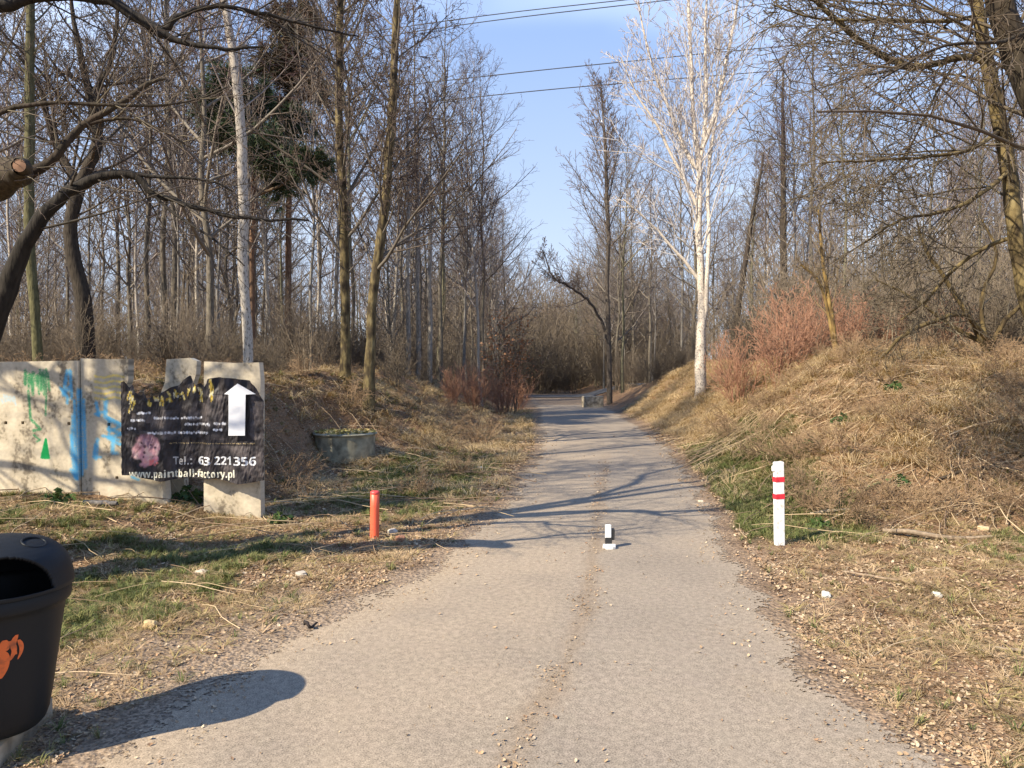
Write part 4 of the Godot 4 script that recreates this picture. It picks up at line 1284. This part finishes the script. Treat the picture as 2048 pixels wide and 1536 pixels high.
func make_bin() -> void:
	var black := plain(.014, .0155, .0175, .5)
	black.metallic_specular = .32
	black.heightmap_enabled = true
	black.heightmap_texture = ramp_texture(71, .2, [grey(0), grey(1)], [0, 1], 256)
	black.uv1_triplanar = true
	black.uv1_scale = Vector3.ONE * 3
	black.heightmap_scale = .05
	var where := Vector3(-2.145, .10, -3.12)
	var o := thing("litter_bin", "black plastic litter bin with domed hood and orange emblem standing on a concrete slab", "bin", where)
	var to_eye := atan2(-where.x, -where.z)
	# body with rolled rim; the inside is built too
	var body := lathe([[0, .012], [.13, .01], [.155, .016], [.172, .035], [.185, .07], [.20, .16], [.216, .28], [.232, .40], [.247, .505], [.254, .53], [.268, .535], [.272, .55], [.272, .59], [.266, .60], [.256, .598], [.248, .58], [.236, .5], [.170, .07], [.0, .05]], 64)
	part("body", soft(body), black, o)
	# hood with an arched opening towards the path
	var prof := [[.268, .592], [.281, .596], [.283, .612], [.280, .63], [.276, .65], [.272, .668], [.267, .685], [.260, .702], [.250, .72], [.238, .737], [.222, .753], [.202, .768], [.178, .781], [.15, .791], [.11, .80], [.06, .806], [.0, .808]]
	var fineprof := []
	for k in prof.size() - 1:
		for e in 4: fineprof.append([lerpf(prof[k][0], prof[k + 1][0], e / 4.0), lerpf(prof[k][1], prof[k + 1][1], e / 4.0)])
	fineprof.append(prof[-1])
	prof = fineprof
	var n := 360
	var w := prof.size()
	var hood := Geo.new()
	for shell in 2:
		for i in n:
			var a := TAU * i / n
			for p in prof:
				var k := 1.0 if shell == 0 else .955
				hood.v.append(Vector3(sin(a) * p[0] * k, p[1] - shell * .011, cos(a) * p[0] * k))
	var open := func(i: int, j: int) -> bool:
		if j < 8 or j >= w - 1: return false
		var a := wrapf(TAU * (i + .5) / n - to_eye - .05, -PI, PI)
		var up: float = (prof[j][1] + prof[j + 1][1]) / 2.0
		return pow(absf(a) / .72, 2.4) + pow(maxf(0.0, (up - .605) / .155), 2.4) < 1.0
	for i in n:
		var i2 := (i + 1) % n
		for j in w - 1:
			if open.call(i, j): continue
			var k := i * w + j
			var k2 := i2 * w + j
			var s := n * w
			hood.i.append_array(PackedInt32Array([k, k + 1, k2, k + 1, k2 + 1, k2]))
			hood.i.append_array(PackedInt32Array([s + k, s + k2, s + k + 1, s + k + 1, s + k2, s + k2 + 1]))
			if open.call(i2, j): hood.i.append_array(PackedInt32Array([k2, k2 + 1, s + k2, k2 + 1, s + k2 + 1, s + k2]))
			if open.call((i + n - 1) % n, j): hood.i.append_array(PackedInt32Array([k, s + k, k + 1, k + 1, s + k, s + k + 1]))
			if j > 0 and open.call(i, j - 1): hood.i.append_array(PackedInt32Array([k, k2, s + k, k2, s + k2, s + k]))
			if open.call(i, j + 1): hood.i.append_array(PackedInt32Array([k + 1, s + k + 1, k2 + 1, k2 + 1, s + k + 1, s + k2 + 1]))
	var hd := part("hood", soft(hood), black, o)
	# raised oval plate on the hood
	var ring := Geo.new()
	var a0 := to_eye + .95
	var mid := Vector3(sin(a0) * .160, .785, cos(a0) * .160)
	var nn := Vector3(sin(a0) * .40, .9, cos(a0) * .40).normalized()
	var e1 := nn.cross(Vector3.UP).normalized()
	var e2 := nn.cross(e1)
	var loop := PackedVector3Array()
	var lr := PackedFloat32Array()
	for k in 33:
		loop.append(mid + (e1 * cos(TAU * k / 32) * .055 + e2 * sin(TAU * k / 32) * .04))
		lr.append(.005)
	tube(ring, loop, lr, 6, Color.WHITE, Color.WHITE)
	part("oval_ring", done(ring), black, hd)
	# orange emblem printed on the body: patches that follow its curve
	var em := Geo.new()
	var r_at := func(y: float) -> float: return lerpf(.20, .247, (y - .16) / .345) + .0015
	var blob := func(au: float, y0: float, y1: float, w0: float, w1: float, bend: float) -> void:
		var b := em.v.size()
		for j in 9:
			var t := j / 8.0
			var y := lerpf(y0, y1, t)
			var half := lerpf(w0, w1, t) * (1.0 - .55 * pow(absf(t * 2 - 1), 4.0))
			for e in 5:
				var a := to_eye + au + bend * sin(t * PI) + lerpf(-half, half, e / 4.0)
				em.v.append(Vector3(sin(a) * r_at.call(y), y, cos(a) * r_at.call(y)))
		for j in 8:
			for e in 4:
				var k := b + j * 5 + e
				em.i.append_array(PackedInt32Array([k, k + 5, k + 1, k + 1, k + 5, k + 6]))
	blob.call(0.04, .285, .40, .05, .12, .05)
	blob.call(0.18, .352, .432, .03, .05, .06)
	blob.call(0.27, .372, .452, .035, .05, -.05)
	blob.call(0.30, .35, .43, .02, .045, .05)
	blob.call(0.10, .395, .44, .08, .06, .0)
	blob.call(-0.1, .25, .44, .06, .09, .03)
	part("emblem", soft(em), worn_paint(Color(.72, .14, .03), Color(.22, .06, .03)), o)
	# the slab it stands on
	var s := thing("concrete_footing", "flat concrete footing slab under the litter bin", "slab", Vector3(-2.36, 0, -3.16))
	s.rotation.y = deg_to_rad(8)
	part("block", chamfer_box(Vector3(.56, .16, .52), .012), M.concrete, s).position = Vector3(0, .02, 0)

func chamfer_box(size: Vector3, c: float) -> ArrayMesh:
	var h := size / 2
	var g := Geo.new()
	var rings := [[-h.y, h.x - c, h.z - c], [-h.y + c, h.x, h.z], [h.y - c, h.x, h.z], [h.y, h.x - c, h.z - c]]
	for r in rings:
		var x: float = r[1]
		var z: float = r[2]
		for q in [[-x + c, -z], [x - c, -z], [x, -z + c], [x, z - c], [x - c, z], [-x + c, z], [-x, z - c], [-x, -z + c]]: g.v.append(Vector3(q[0], r[0], q[1]))
	for j in 3:
		for k in 8:
			var a := j * 8 + k
			var b := j * 8 + (k + 1) % 8
			g.i.append_array(PackedInt32Array([a, b, a + 8, b, b + 8, a + 8]))
	for k in range(1, 7):
		g.i.append_array(PackedInt32Array([0, k + 1, k]))
		g.i.append_array(PackedInt32Array([24, 24 + k, 24 + k + 1]))
	return flat(g)

# ---------------------------------------------------------------- posts
func make_posts() -> void:
	# red steel post left of the path
	var x := (748.0 - 1024.0) / F * 7.15
	var o := thing("red_post", "short plain red steel post left of the path", "bollard", ground_at(x, 7.15))
	part("pipe", soft_pipe(.043, -.15, .45, 24), worn_paint(Color(.82, .13, .06), Color(.70, .10, .05)), o)
	var cap := lathe([[.0, .462], [.03, .460], [.043, .452], [.0445, .44], [.0445, .43], [.043, .428]], 24)
	part("cap", soft(cap), worn_paint(Color(.66, .07, .06), Color(.58, .06, .05)), o)
	o.rotation.z = deg_to_rad(-.7)
	# white post with two red bands right of the path
	x = (1561.0 - 1024.0) / F * 6.85
	o = thing("banded_post", "white square post with two red bands right of the path", "bollard", ground_at(x, 6.85))
	o.rotation.y = deg_to_rad(12)
	o.rotation.z = deg_to_rad(1.2)
	var white := worn_paint(Color(.82, .82, .80), Color(.66, .62, .52))
	var shaft := part("post", chamfer_box(Vector3(.088, .92, .05), .006), white, o)
	shaft.position.y = .30
	var redp := worn_paint(Color(.72, .03, .05), Color(.55, .03, .04))
	for y in [.60, .445]:
		var b := part("red_band", chamfer_box(Vector3(.092, .048, .054), .002), redp, o)
		b.position.y = y
	var clip := part("reflector_clip", chamfer_box(Vector3(.022, .05, .03), .004), white, o)
	clip.position = Vector3(-.052, .70, .0)
	# stub of a cut-off post in the middle of the path
	x = (1217.0 - 1024.0) / F * 6.75
	o = thing("post_stub", "small cut-off white post on a pale footing in the middle of the path", "post", Vector3(x, .004, -6.75))
	part("stub", chamfer_box(Vector3(.052, .12, .05), .004), white, o).position = Vector3(0, .145, 0)
	part("dark_base", chamfer_box(Vector3(.058, .075, .055), .004), plain(.02, .02, .02, .6), o).position = Vector3(.003, .06, 0)
	var bk := part("dark_plate", chamfer_box(Vector3(.03, .1, .05), .004), plain(.02, .02, .02, .6), o)
	bk.position = Vector3(.042, .12, -.01)
	part("footing", rock(Vector3(.07, .03, .05), 61), plain(.66, .64, .60, .85), o).position = Vector3(.005, .016, .035)

func soft_pipe(r: float, y0: float, y1: float, n: int) -> ArrayMesh:
	return soft(lathe([[r * .86, y0], [r, y0], [r, lerpf(y0, y1, .25)], [r, lerpf(y0, y1, .5)], [r, lerpf(y0, y1, .75)], [r, y1], [r * .9, y1 + .002]], n))

func worn_paint(a: Color, b: Color) -> StandardMaterial3D:
	var m := StandardMaterial3D.new()
	m.albedo_texture = ramp_texture(int(a.r * 1000 + a.g * 377), .03, [b.linear_to_srgb(), a.linear_to_srgb(), a.linear_to_srgb()], [.12, .36, 1], 256, false, 5)
	m.uv1_triplanar = true
	m.uv1_scale = Vector3.ONE * 2.2
	m.roughness = .45
	return m

func rock(size: Vector3, sd: int, sharp := .25) -> ArrayMesh:
	var n := FastNoiseLite.new()
	n.seed = sd
	n.frequency = 1.0
	var sp := SphereMesh.new()
	sp.radial_segments = 14
	sp.rings = 8
	var a := sp.get_mesh_arrays()
	var g := Geo.new()
	for p in a[Mesh.ARRAY_VERTEX]:
		var q: Vector3 = p * 2.0
		var k := 1.0 + sharp * n.get_noise_3dv(q * 1.1) * 2.0
		# chop to flat facets
		q = (q * k).clamp(Vector3(-.82, -.7, -.85), Vector3(.85, .78, .82))
		g.v.append(q * size)
	g.i = a[Mesh.ARRAY_INDEX]
	return flat(g)

func make_well_and_blocks() -> void:
	# old concrete well ring sunk in the left bank
	var x := (690.0 - 1024.0) / F * 12.3
	var y := ground_y(x, 12.3)
	var o := thing("well_ring", "mossy round concrete well ring half sunk in the left bank", "well", Vector3(x, 0, -12.3))
	part("ring", soft(lathe([[.40, -.4], [.47, -.4], [.475, 0], [.48, .3], [.485, .54], [.48, .56], [.44, .565], [.42, .56], [.41, .5], [.40, 0]], 40)), M.mossy, o)
	part("lid", soft(lathe([[0, .585], [.30, .585], [.505, .58], [.515, .572], [.515, .555], [.50, .549], [.3, .549]], 40)), M.mossy, o)
	# straw and moss on its lid
	rng.seed = 500
	var g := Geo.new()
	for k in 260:
		var a := rnd(0, TAU)
		var r := .5 * sqrt(rng.randf())
		leaf(g, Vector3(cos(a) * r, .592 + rnd(0, .012), sin(a) * r), rnd(.02, .05), [lin(.36, .28, .12), lin(.30, .26, .09), lin(.40, .31, .15)][rng.randi() % 3])
	part("straw_cover", done(g), M.litter, o).set_meta("kind", "stuff")
	# pale block at the far end of the path
	x = (1185.0 - 1024.0) / F * 32.5
	o = thing("concrete_block", "pale concrete block beside the far end of the path", "block", ground_at(x, 32.5))
	var bl := part("block", chamfer_box(Vector3(.86, .56, .5), .03), M.concrete, o)
	bl.position.y = .2
	o.rotation.y = .15

# ---------------------------------------------------------------- what lies on the ground
func make_litter() -> void:
	rng.seed = 600
	var kinds := []
	for k in 3:
		var g := Geo.new()
		var s := 1.0
		var lift := rnd(.15, .45)
		var cols := [Vector3(-s, lift * .5, 0), Vector3(-.3, .0, -.5), Vector3(.35, .05, -.45), Vector3(s, lift, 0), Vector3(.4, rnd(.1, .4), .5), Vector3(-.35, rnd(0, .25), .5)]
		for c in cols: g.v.append(c + Vector3(rnd(-.15, .15), 0, rnd(-.12, .12)))
		g.v.append(Vector3(0, -.02, 0))
		for e in 6: g.i.append_array(PackedInt32Array([6, e, (e + 1) % 6]))
		for e in 7: g.c.append(Color.WHITE)
		kinds.append(flat(g))
	var tones := [lin(.40, .265, .15), lin(.33, .22, .13), lin(.46, .33, .20), lin(.21, .14, .085), lin(.52, .40, .265), lin(.33, .20, .115), lin(.42, .30, .185)]
	for kind in 3:
		var places := []
		var tints := []
		var want := 70000
		var tries := 0
		while places.size() < want and tries < 600000:
			tries += 1
			var d := 2.0 + 17.0 * pow(rng.randf(), 1.6)
			var x := rnd(-.74, .74) * (d + .8)
			var le := table(LEFT_EDGE, d)
			var re := table(RIGHT_EDGE, d)
			var off := maxf(le - x, x - re)
			var keep := 1.0
			var strip := absf(x - strip_x(d))
			if off < .25:
				keep = .28 * sstep(-.55, .3, off) * clampf(patch.get_noise_2d(x * 40.0, d * 40.0) + .6, 0, 1)
				if off < -.25: keep = .006
				if strip < .14 and d < 13: keep = maxf(keep, .28 * sstep(.14, .02, strip + patch.get_noise_2d(x * 50.0, d * 50.0) * .12 + fine.get_noise_2d(d * 24.0, 3.0) * .10))
			keep *= 1.0 - .65 * green_at(x, d)
			if x < le and d < 5.5 and off < 1.2: keep *= .45
			keep *= clampf(.55 + 1.1 * fine.get_noise_2d(x * 22.0, d * 22.0), .12, 1.0)
			if rng.randf() > keep: continue
			var s := (.004 + .013 * pow(rng.randf(), 2.2)) * (.8 if off < .25 else 1.0) * (1.0 + maxf(0.0, d - 4.0) * .10)
			var p := ground_at(x, d)
			if off < .3: p.y = maxf(p.y, 0.0) + .007
			var b := Basis.from_euler(Vector3(rnd(-.5, .5), rnd(0, TAU), rnd(-.5, .5))).scaled(Vector3(s, s, s))
			places.append(Transform3D(b, p + Vector3(0, s * .25, 0)))
			tints.append(tones[rng.randi() % tones.size()] * rnd(.75, 1.15))
		scatter("leaf_litter", kinds[kind], M.litter, places, "dry brown leaf litter strewn over the ground", "leaf litter", tints)

func tuft(blades: int, high: float, spread: float, droop: float, width: float, sd: int) -> ArrayMesh:
	rng.seed = sd
	var g := Geo.new()
	for k in blades:
		var a := rnd(0, TAU)
		var out := Vector3(cos(a), 0, sin(a))
		var h := high * rnd(.5, 1.15)
		var w := Vector3(-sin(a), 0, cos(a)) * width * rnd(.7, 1.3)
		var p := out * rnd(0, spread * .4)
		var q := p + out * spread * rnd(.2, .6) + Vector3(0, h * .65, 0)
		var r := q + out * spread * rnd(.4, 1.0) + Vector3(0, h * (.35 - droop * rnd(.2, 1.0)), 0)
		var b := g.v.size()
		g.v.append_array(PackedVector3Array([p - w, p + w, q - w * .8, q + w * .8, r]))
		var nn := (r - p).cross(w).normalized()
		if nn.y < 0.0: nn = -nn
		var shade := rnd(.8, 1.0)
		for e in 5:
			g.n.append(nn)
			g.c.append(Color(shade, shade, shade))
		for t in [[b, b + 1, b + 2], [b + 1, b + 3, b + 2], [b + 2, b + 3, b + 4]]: face(g, t, nn)
	return done(g)

func make_grass() -> void:
	var green := tuft(16, .06, .05, .3, .0022, 700)
	rng.seed = 701
	var places := []
	var tints := []
	var tries := 0
	while places.size() < 15000 and tries < 200000:
		tries += 1
		var d := 2.2 + 14.0 * pow(rng.randf(), 1.1)
		var x := rnd(-.74, .74) * (d + .8)
		if maxf(table(LEFT_EDGE, d) - x, x - table(RIGHT_EDGE, d)) < .2: continue
		if rng.randf() > pow(green_at(x, d), 1.4) + .01: continue
		var s := rnd(.5, 1.2) * (1.0 + maxf(0, d - 7.0) * .04)
		places.append(Transform3D(Basis(Vector3.UP, rnd(0, TAU)).scaled(Vector3(s, s * rnd(.7, 1.2), s)), ground_at(x, d)))
		tints.append(lin(.12, .155, .045).lerp(lin(.24, .22, .085), rng.randf()) * rnd(.8, 1.15))
	scatter("grass", green, M.grass, places, "short green grass and moss in patches beside the path", "grass", tints)
	# dry straw: dense and golden on the far nose of the right bank, thinner elsewhere
	var straw := tuft(26, .20, .26, 1.3, .003, 702)
	rng.seed = 703
	places = []
	tints = []
	tries = 0
	while places.size() < 12000 and tries < 300000:
		tries += 1
		var d := 3.5 + 26.0 * rng.randf()
		var x := rnd(-.74, .74) * (d + .8)
		var le := table(LEFT_EDGE, d)
		var re := table(RIGHT_EDGE, d)
		var off := maxf(le - x, x - re)
		if off < .35: continue
		var keep := .05
		if d < 7 and rng.randf() < .6: continue
		var n := patch.get_noise_2d(x * 16.0 + 700.0, d * 16.0)
		if x > re:
			keep = .07 + .9 * sstep(14.0, 17.0, d) * sstep(.4, .9, off) * sstep(6.0, 4.0, off)
			if d < 15: keep += (.16 + .4 * sstep(.05, .35, n)) * sstep(1.4, 2.4, off) * sstep(7.5, 9.0, d)
		else:
			keep = .03 + .45 * sstep(12.0, 15.0, d) * sstep(5.0, 2.5, off) * sstep(-.1, .25, n) + .35 * sstep(.2, .4, n)
		if rng.randf() > keep: continue
		var s := rnd(.2, .5) if d < 9 else rnd(.5, 1.25)
		var p := ground_at(x, d)
		places.append(Transform3D(Basis.from_euler(Vector3(rnd(-.35, .35), rnd(0, TAU), rnd(-.35, .35))).scaled(Vector3(s, s * rnd(.5, .9), s)), p))
		tints.append(lin(0.537, 0.38, 0.205).lerp(lin(0.659, 0.483, 0.259), rng.randf()) * rnd(.75, 1.1))
	scatter("dry_grass", straw, M.grass, places, "pale dry straw grass on the banks", "grass", tints)
	# matted dead grass close to the ground
	var mat := tuft(14, .022, .075, 1.0, .0016, 720)
	rng.seed = 721
	places = []
	tints = []
	tries = 0
	while places.size() < 24000 and tries < 200000:
		tries += 1
		var d := 2.1 + 15.0 * pow(rng.randf(), 1.4)
		var x := rnd(-.74, .74) * (d + .8)
		var off := maxf(table(LEFT_EDGE, d) - x, x - table(RIGHT_EDGE, d))
		if off < .12 or rng.randf() > sstep(.1, 1.2, off) * clampf(.6 + 1.2 * patch.get_noise_2d(x * 30.0, d * 30.0 + 500.0), .08, 1.0): continue
		var s := rnd(.6, 1.5) * (1.0 + maxf(0, d - 6.0) * .08)
		places.append(Transform3D(Basis.from_euler(Vector3(rnd(-.3, .3), rnd(0, TAU), rnd(-.3, .3))).scaled(Vector3(s, s, s)), ground_at(x, d)))
		tints.append([lin(0.42, 0.282, 0.155), lin(0.532, 0.372, 0.21), lin(0.322, 0.216, 0.12), lin(0.378, 0.3, 0.12)][rng.randi() % 4] * rnd(.8, 1.15))
	scatter("matted_grass", mat, M.grass, places, "matted dead grass between the leaves beside the path", "grass", tints)
	# low bramble tangle over the banks
	var brambles := [bush_shape(9, .75, 2.2, 730, {up = [.0, -.06, -.05, -.03], rmin = .0028, cols = [lin(0.27, 0.18, 0.105), lin(0.27, 0.18, 0.105), lin(0.297, 0.204, 0.121), lin(0.338, 0.228, 0.137), lin(0.338, 0.228, 0.137)]}), bush_shape(7, .6, 2.6, 731, {up = [.0, -.05, -.06, -.03], rmin = .0028, cols = [lin(0.176, 0.12, 0.074), lin(0.176, 0.12, 0.074), lin(0.203, 0.138, 0.084), lin(0.23, 0.156, 0.095), lin(0.23, 0.156, 0.095)]})]
	rng.seed = 732
	for kind in 2:
		places = []
		tries = 0
		while places.size() < 150 and tries < 60000:
			tries += 1
			var d := rnd(7.6, 20.0)
			var x := rnd(-.74, .74) * (d + .8)
			var le := table(LEFT_EDGE, d)
			var re := table(RIGHT_EDGE, d)
			var off := maxf(le - x, x - re)
			if off < 1.1 or (x < le and d < 9.5) or (x > re and d > 15.5) or Vector2(x + 2.7, d - 12.0).length() < 1.5: continue
			if rng.randf() > (.9 if x > re else .35) * clampf(.5 + 1.6 * patch.get_noise_2d(x * 18.0 + 77.0, d * 18.0), .05, 1.0): continue
			var s := rnd(.5, 1.15)
			places.append(Transform3D(Basis(Vector3.UP, rnd(0, TAU)).scaled(Vector3(s, s * rnd(.7, 1.1), s)), ground_at(x, d)))
		scatter("bramble_tangle", brambles[kind], M.twig, places, "low tangle of leafless bramble stems on the banks", "undergrowth")
	# thin fallen stems lying down the banks
	var sg := Geo.new()
	rng.seed = 704
	var ln := smooth_line([[Vector3(-.5, 0, 0), .005], [Vector3(-.1, .02, .03), .0045], [Vector3(.25, .03, -.03), .004], [Vector3(.5, .0, .02), .0025]], 2)
	tube(sg, ln[0], ln[1], 4, Color.WHITE, Color.WHITE)
	var stem := done(sg)
	places = []
	tints = []
	while places.size() < 2600:
		var d := 3.0 + 15.0 * pow(rng.randf(), .8)
		var x := rnd(-.74, .74) * (d + .8)
		var le := table(LEFT_EDGE, d)
		var re := table(RIGHT_EDGE, d)
		var off := maxf(le - x, x - re)
		if off < .3: continue
		if rng.randf() > (.85 if x > re and d > 7.5 and (off > 2.0 or d > 12) else .2): continue
		var s := rnd(.3, 1.3) * (1.0 if d > 7 else .5)
		# on the bank they hang down its slope
		var p := ground_at(x, d)
		var a := rnd(0, TAU) if x < re or rng.randf() < .3 else rnd(-.5, .5) + .75
		var along := Vector3(cos(a), 0, -sin(a))
		var q := ground_at(x + along.x * .4 * s, d - along.z * .4 * s)
		var q0 := ground_at(x - along.x * .4 * s, d + along.z * .4 * s)
		along = (q - q0).normalized()
		var side := along.cross(Vector3.UP).normalized()
		places.append(Transform3D(Basis(along * s, side.cross(along).normalized() * s, side * s * -1.0), (q + q0) / 2 + Vector3(0, rnd(.01, .07), 0)))
		tints.append([lin(0.483, 0.356, 0.21), lin(0.345, 0.238, 0.14), lin(0.575, 0.432, 0.27), lin(0.23, 0.157, 0.1)][rng.randi() % 4])
	scatter("fallen_stems", stem, M.litter, places, "dry fallen stems and twigs lying on the banks", "twigs", tints)
	# small green weeds
	var wg := Geo.new()
	rng.seed = 705
	for k in 90:
		var a := rnd(0, TAU)
		var r := rnd(0, .16)
		leaf(wg, Vector3(cos(a) * r, rnd(.01, .16 - r * .5), sin(a) * r), rnd(.02, .045), [lin(.05, .085, .03), lin(.07, .11, .035), lin(.09, .12, .04)][rng.randi() % 3])
	var weed := done(wg)
	var spots := [[1688, 10.6, 1.1, "dark green bramble clump, the nearer of two midway up the right bank"], [1790, 10.9, 1.0, "dark green bramble clump midway up the right bank, towards the yellow-barked tree"], [1625, 10.4, .8, "small green weed clump midway up the right bank, closest to the path"], [1800, 8.6, .8, "green weed clump low on the right bank beneath the brambles"], [1640, 7.6, .8, "green weed clump on the ground beside the banded post"],
		[372, 8.3, 1.3, "dark ivy clump in the gap between the wall slabs"], [560, 7.75, .9, "green weed clump at the foot of the end slab"], [115, 7.6, 1.0, "green weed clump against the graffiti slab"]]
	for q in spots:
		var o := top("weed_clump", weed, M.grass)
		o.position = ground_at((q[0] - 1024.0) / F * q[1], q[1])
		o.rotation.y = rnd(0, TAU)
		o.scale = Vector3.ONE * q[2]
		tag(o, q[3], "plant", "green weed clumps")

func make_sticks_and_stones() -> void:
	rng.seed = 800
	var sticks := [
		[[[1768, 1062, 7.4, 9], [1830, 1082, 7.25, 10], [1900, 1100, 7.1, 9], [1988, 1112, 7.0, 5]], "long pale fallen branch lying at the foot of the right bank", lin(.42, .32, .22)],
		[[[1622, 1027, 8.0, 8], [1660, 1029, 8.0, 8], [1702, 1031, 8.0, 5]], "short pale stick lying beyond the banded post", lin(.50, .41, .29)],
		[[[1706, 1006, 8.3, 7], [1740, 985, 8.5, 7], [1775, 962, 8.7, 5]], "greenish stick slanting up the right bank", lin(.33, .30, .14)],
		[[[1880, 960, 8.6, 6], [1960, 940, 8.7, 7], [2060, 945, 8.6, 6]], "dark stick lying across the right bank", lin(.10, .08, .06)],
		[[[606, 1262, 4.65, 5], [610, 1243, 4.62, 7], [618, 1230, 4.6, 6], [632, 1218, 4.7, 4]], "dark curved root end sticking up at the left edge of the path", lin(.06, .05, .045)],
		[[[165, 1044, 7.5, 10], [200, 1044, 7.5, 11], [232, 1046, 7.5, 9]], "short grey stick lying on the grass before the graffiti slab", lin(.30, .27, .24)],
		[[[1690, 1150, 5.9, 5], [1760, 1172, 5.7, 5], [1800, 1182, 5.6, 3]], "thin pale twig lying on the leaf litter right of the path", lin(.46, .34, .23)],
		[[[1990, 1300, 4.3, 6], [2060, 1306, 4.25, 7], [2100, 1310, 4.2, 5]], "pale stick at the lower right edge of the leaf litter", lin(.50, .38, .26)]]
	for q in sticks:
		var raw := []
		for p in q[0]:
			var x: float = (p[0] - 1024.0) / F * p[2]
			var r: float = p[3] * p[2] / F / 2.0
			raw.append([ground_at(x, p[2]) + Vector3(0, r + .012 + (.03 if q[0][1] == p and q[0].size() == 4 else 0.0), 0), r])
		var line := smooth_line(raw, 4, .004)
		var g := Geo.new()
		tube(g, line[0], line[1], 7, q[2], q[2])
		tag(top("stick", done(g), M.bark), q[1], "stick", "loose sticks on the ground")
	# wiry thorn shrub at the right edge in front of the bank
	var stones := [
		[1655, 1196, Vector3(.05, .028, .035), lin(.70, .66, .58), "round white stone right of the path in the leaf litter"],
		[1878, 1194, Vector3(.045, .02, .03), lin(.62, .57, .48), "flat pale stone near the right edge of the picture"],
		[182, 1279, Vector3(.055, .022, .035), lin(.52, .38, .22), "flat yellowish stone beside the litter bin"],
		[296, 1258, Vector3(.045, .035, .035), lin(.50, .36, .18), "lumpy yellow stone in the grass right of the litter bin"],
		[400, 1148, Vector3(.06, .02, .04), lin(.50, .42, .32), "flat pale stone in the grass before the end slab"],
		[784, 1070, Vector3(.055, .045, .05), lin(.55, .47, .38), "pale rubble lump at the foot of the red post"],
		[800, 1083, Vector3(.075, .04, .05), lin(.28, .12, .07), "broken red brick beside the red post"],
		[600, 1152, Vector3(.06, .02, .05), lin(.45, .39, .31), "flat grey stone between the end slab and the path"],
		[1866, 1052, Vector3(.07, .04, .05), lin(.50, .39, .22), "yellowish stone at the foot of the right bank above the fallen branch"],
		[1970, 1062, Vector3(.06, .035, .05), lin(.50, .38, .22), "yellowish stone at the foot of the right bank near the picture's edge"],
		[1402, 1005, Vector3(.04, .02, .03), lin(.55, .46, .34), "small pale stone on the right verge before the banded post"],
		[960, 938, Vector3(.07, .03, .05), lin(.58, .53, .45), "pale stone on the left verge beyond the red post"]]
	for k in stones.size():
		var q: Array = stones[k]
		var d: float = EYE * F / (q[1] - 740.0)
		for e in 6:      # settle on the ground as it lies there
			d = (EYE - ground_y((q[0] - 1024.0) / F * d, d)) * F / (q[1] - 740.0)
		var o := top("stone" if k != 6 else "brick_rubble", rock(q[2], 900 + k, .3), plain(q[3].r, q[3].g, q[3].b, .9))
		o.position = ground_at((q[0] - 1024.0) / F * d, d) + Vector3(0, q[2].y * .45, 0)
		o.rotation.y = rnd(0, TAU)
		tag(o, q[4], "stone" if k != 6 else "rubble", "loose stones")
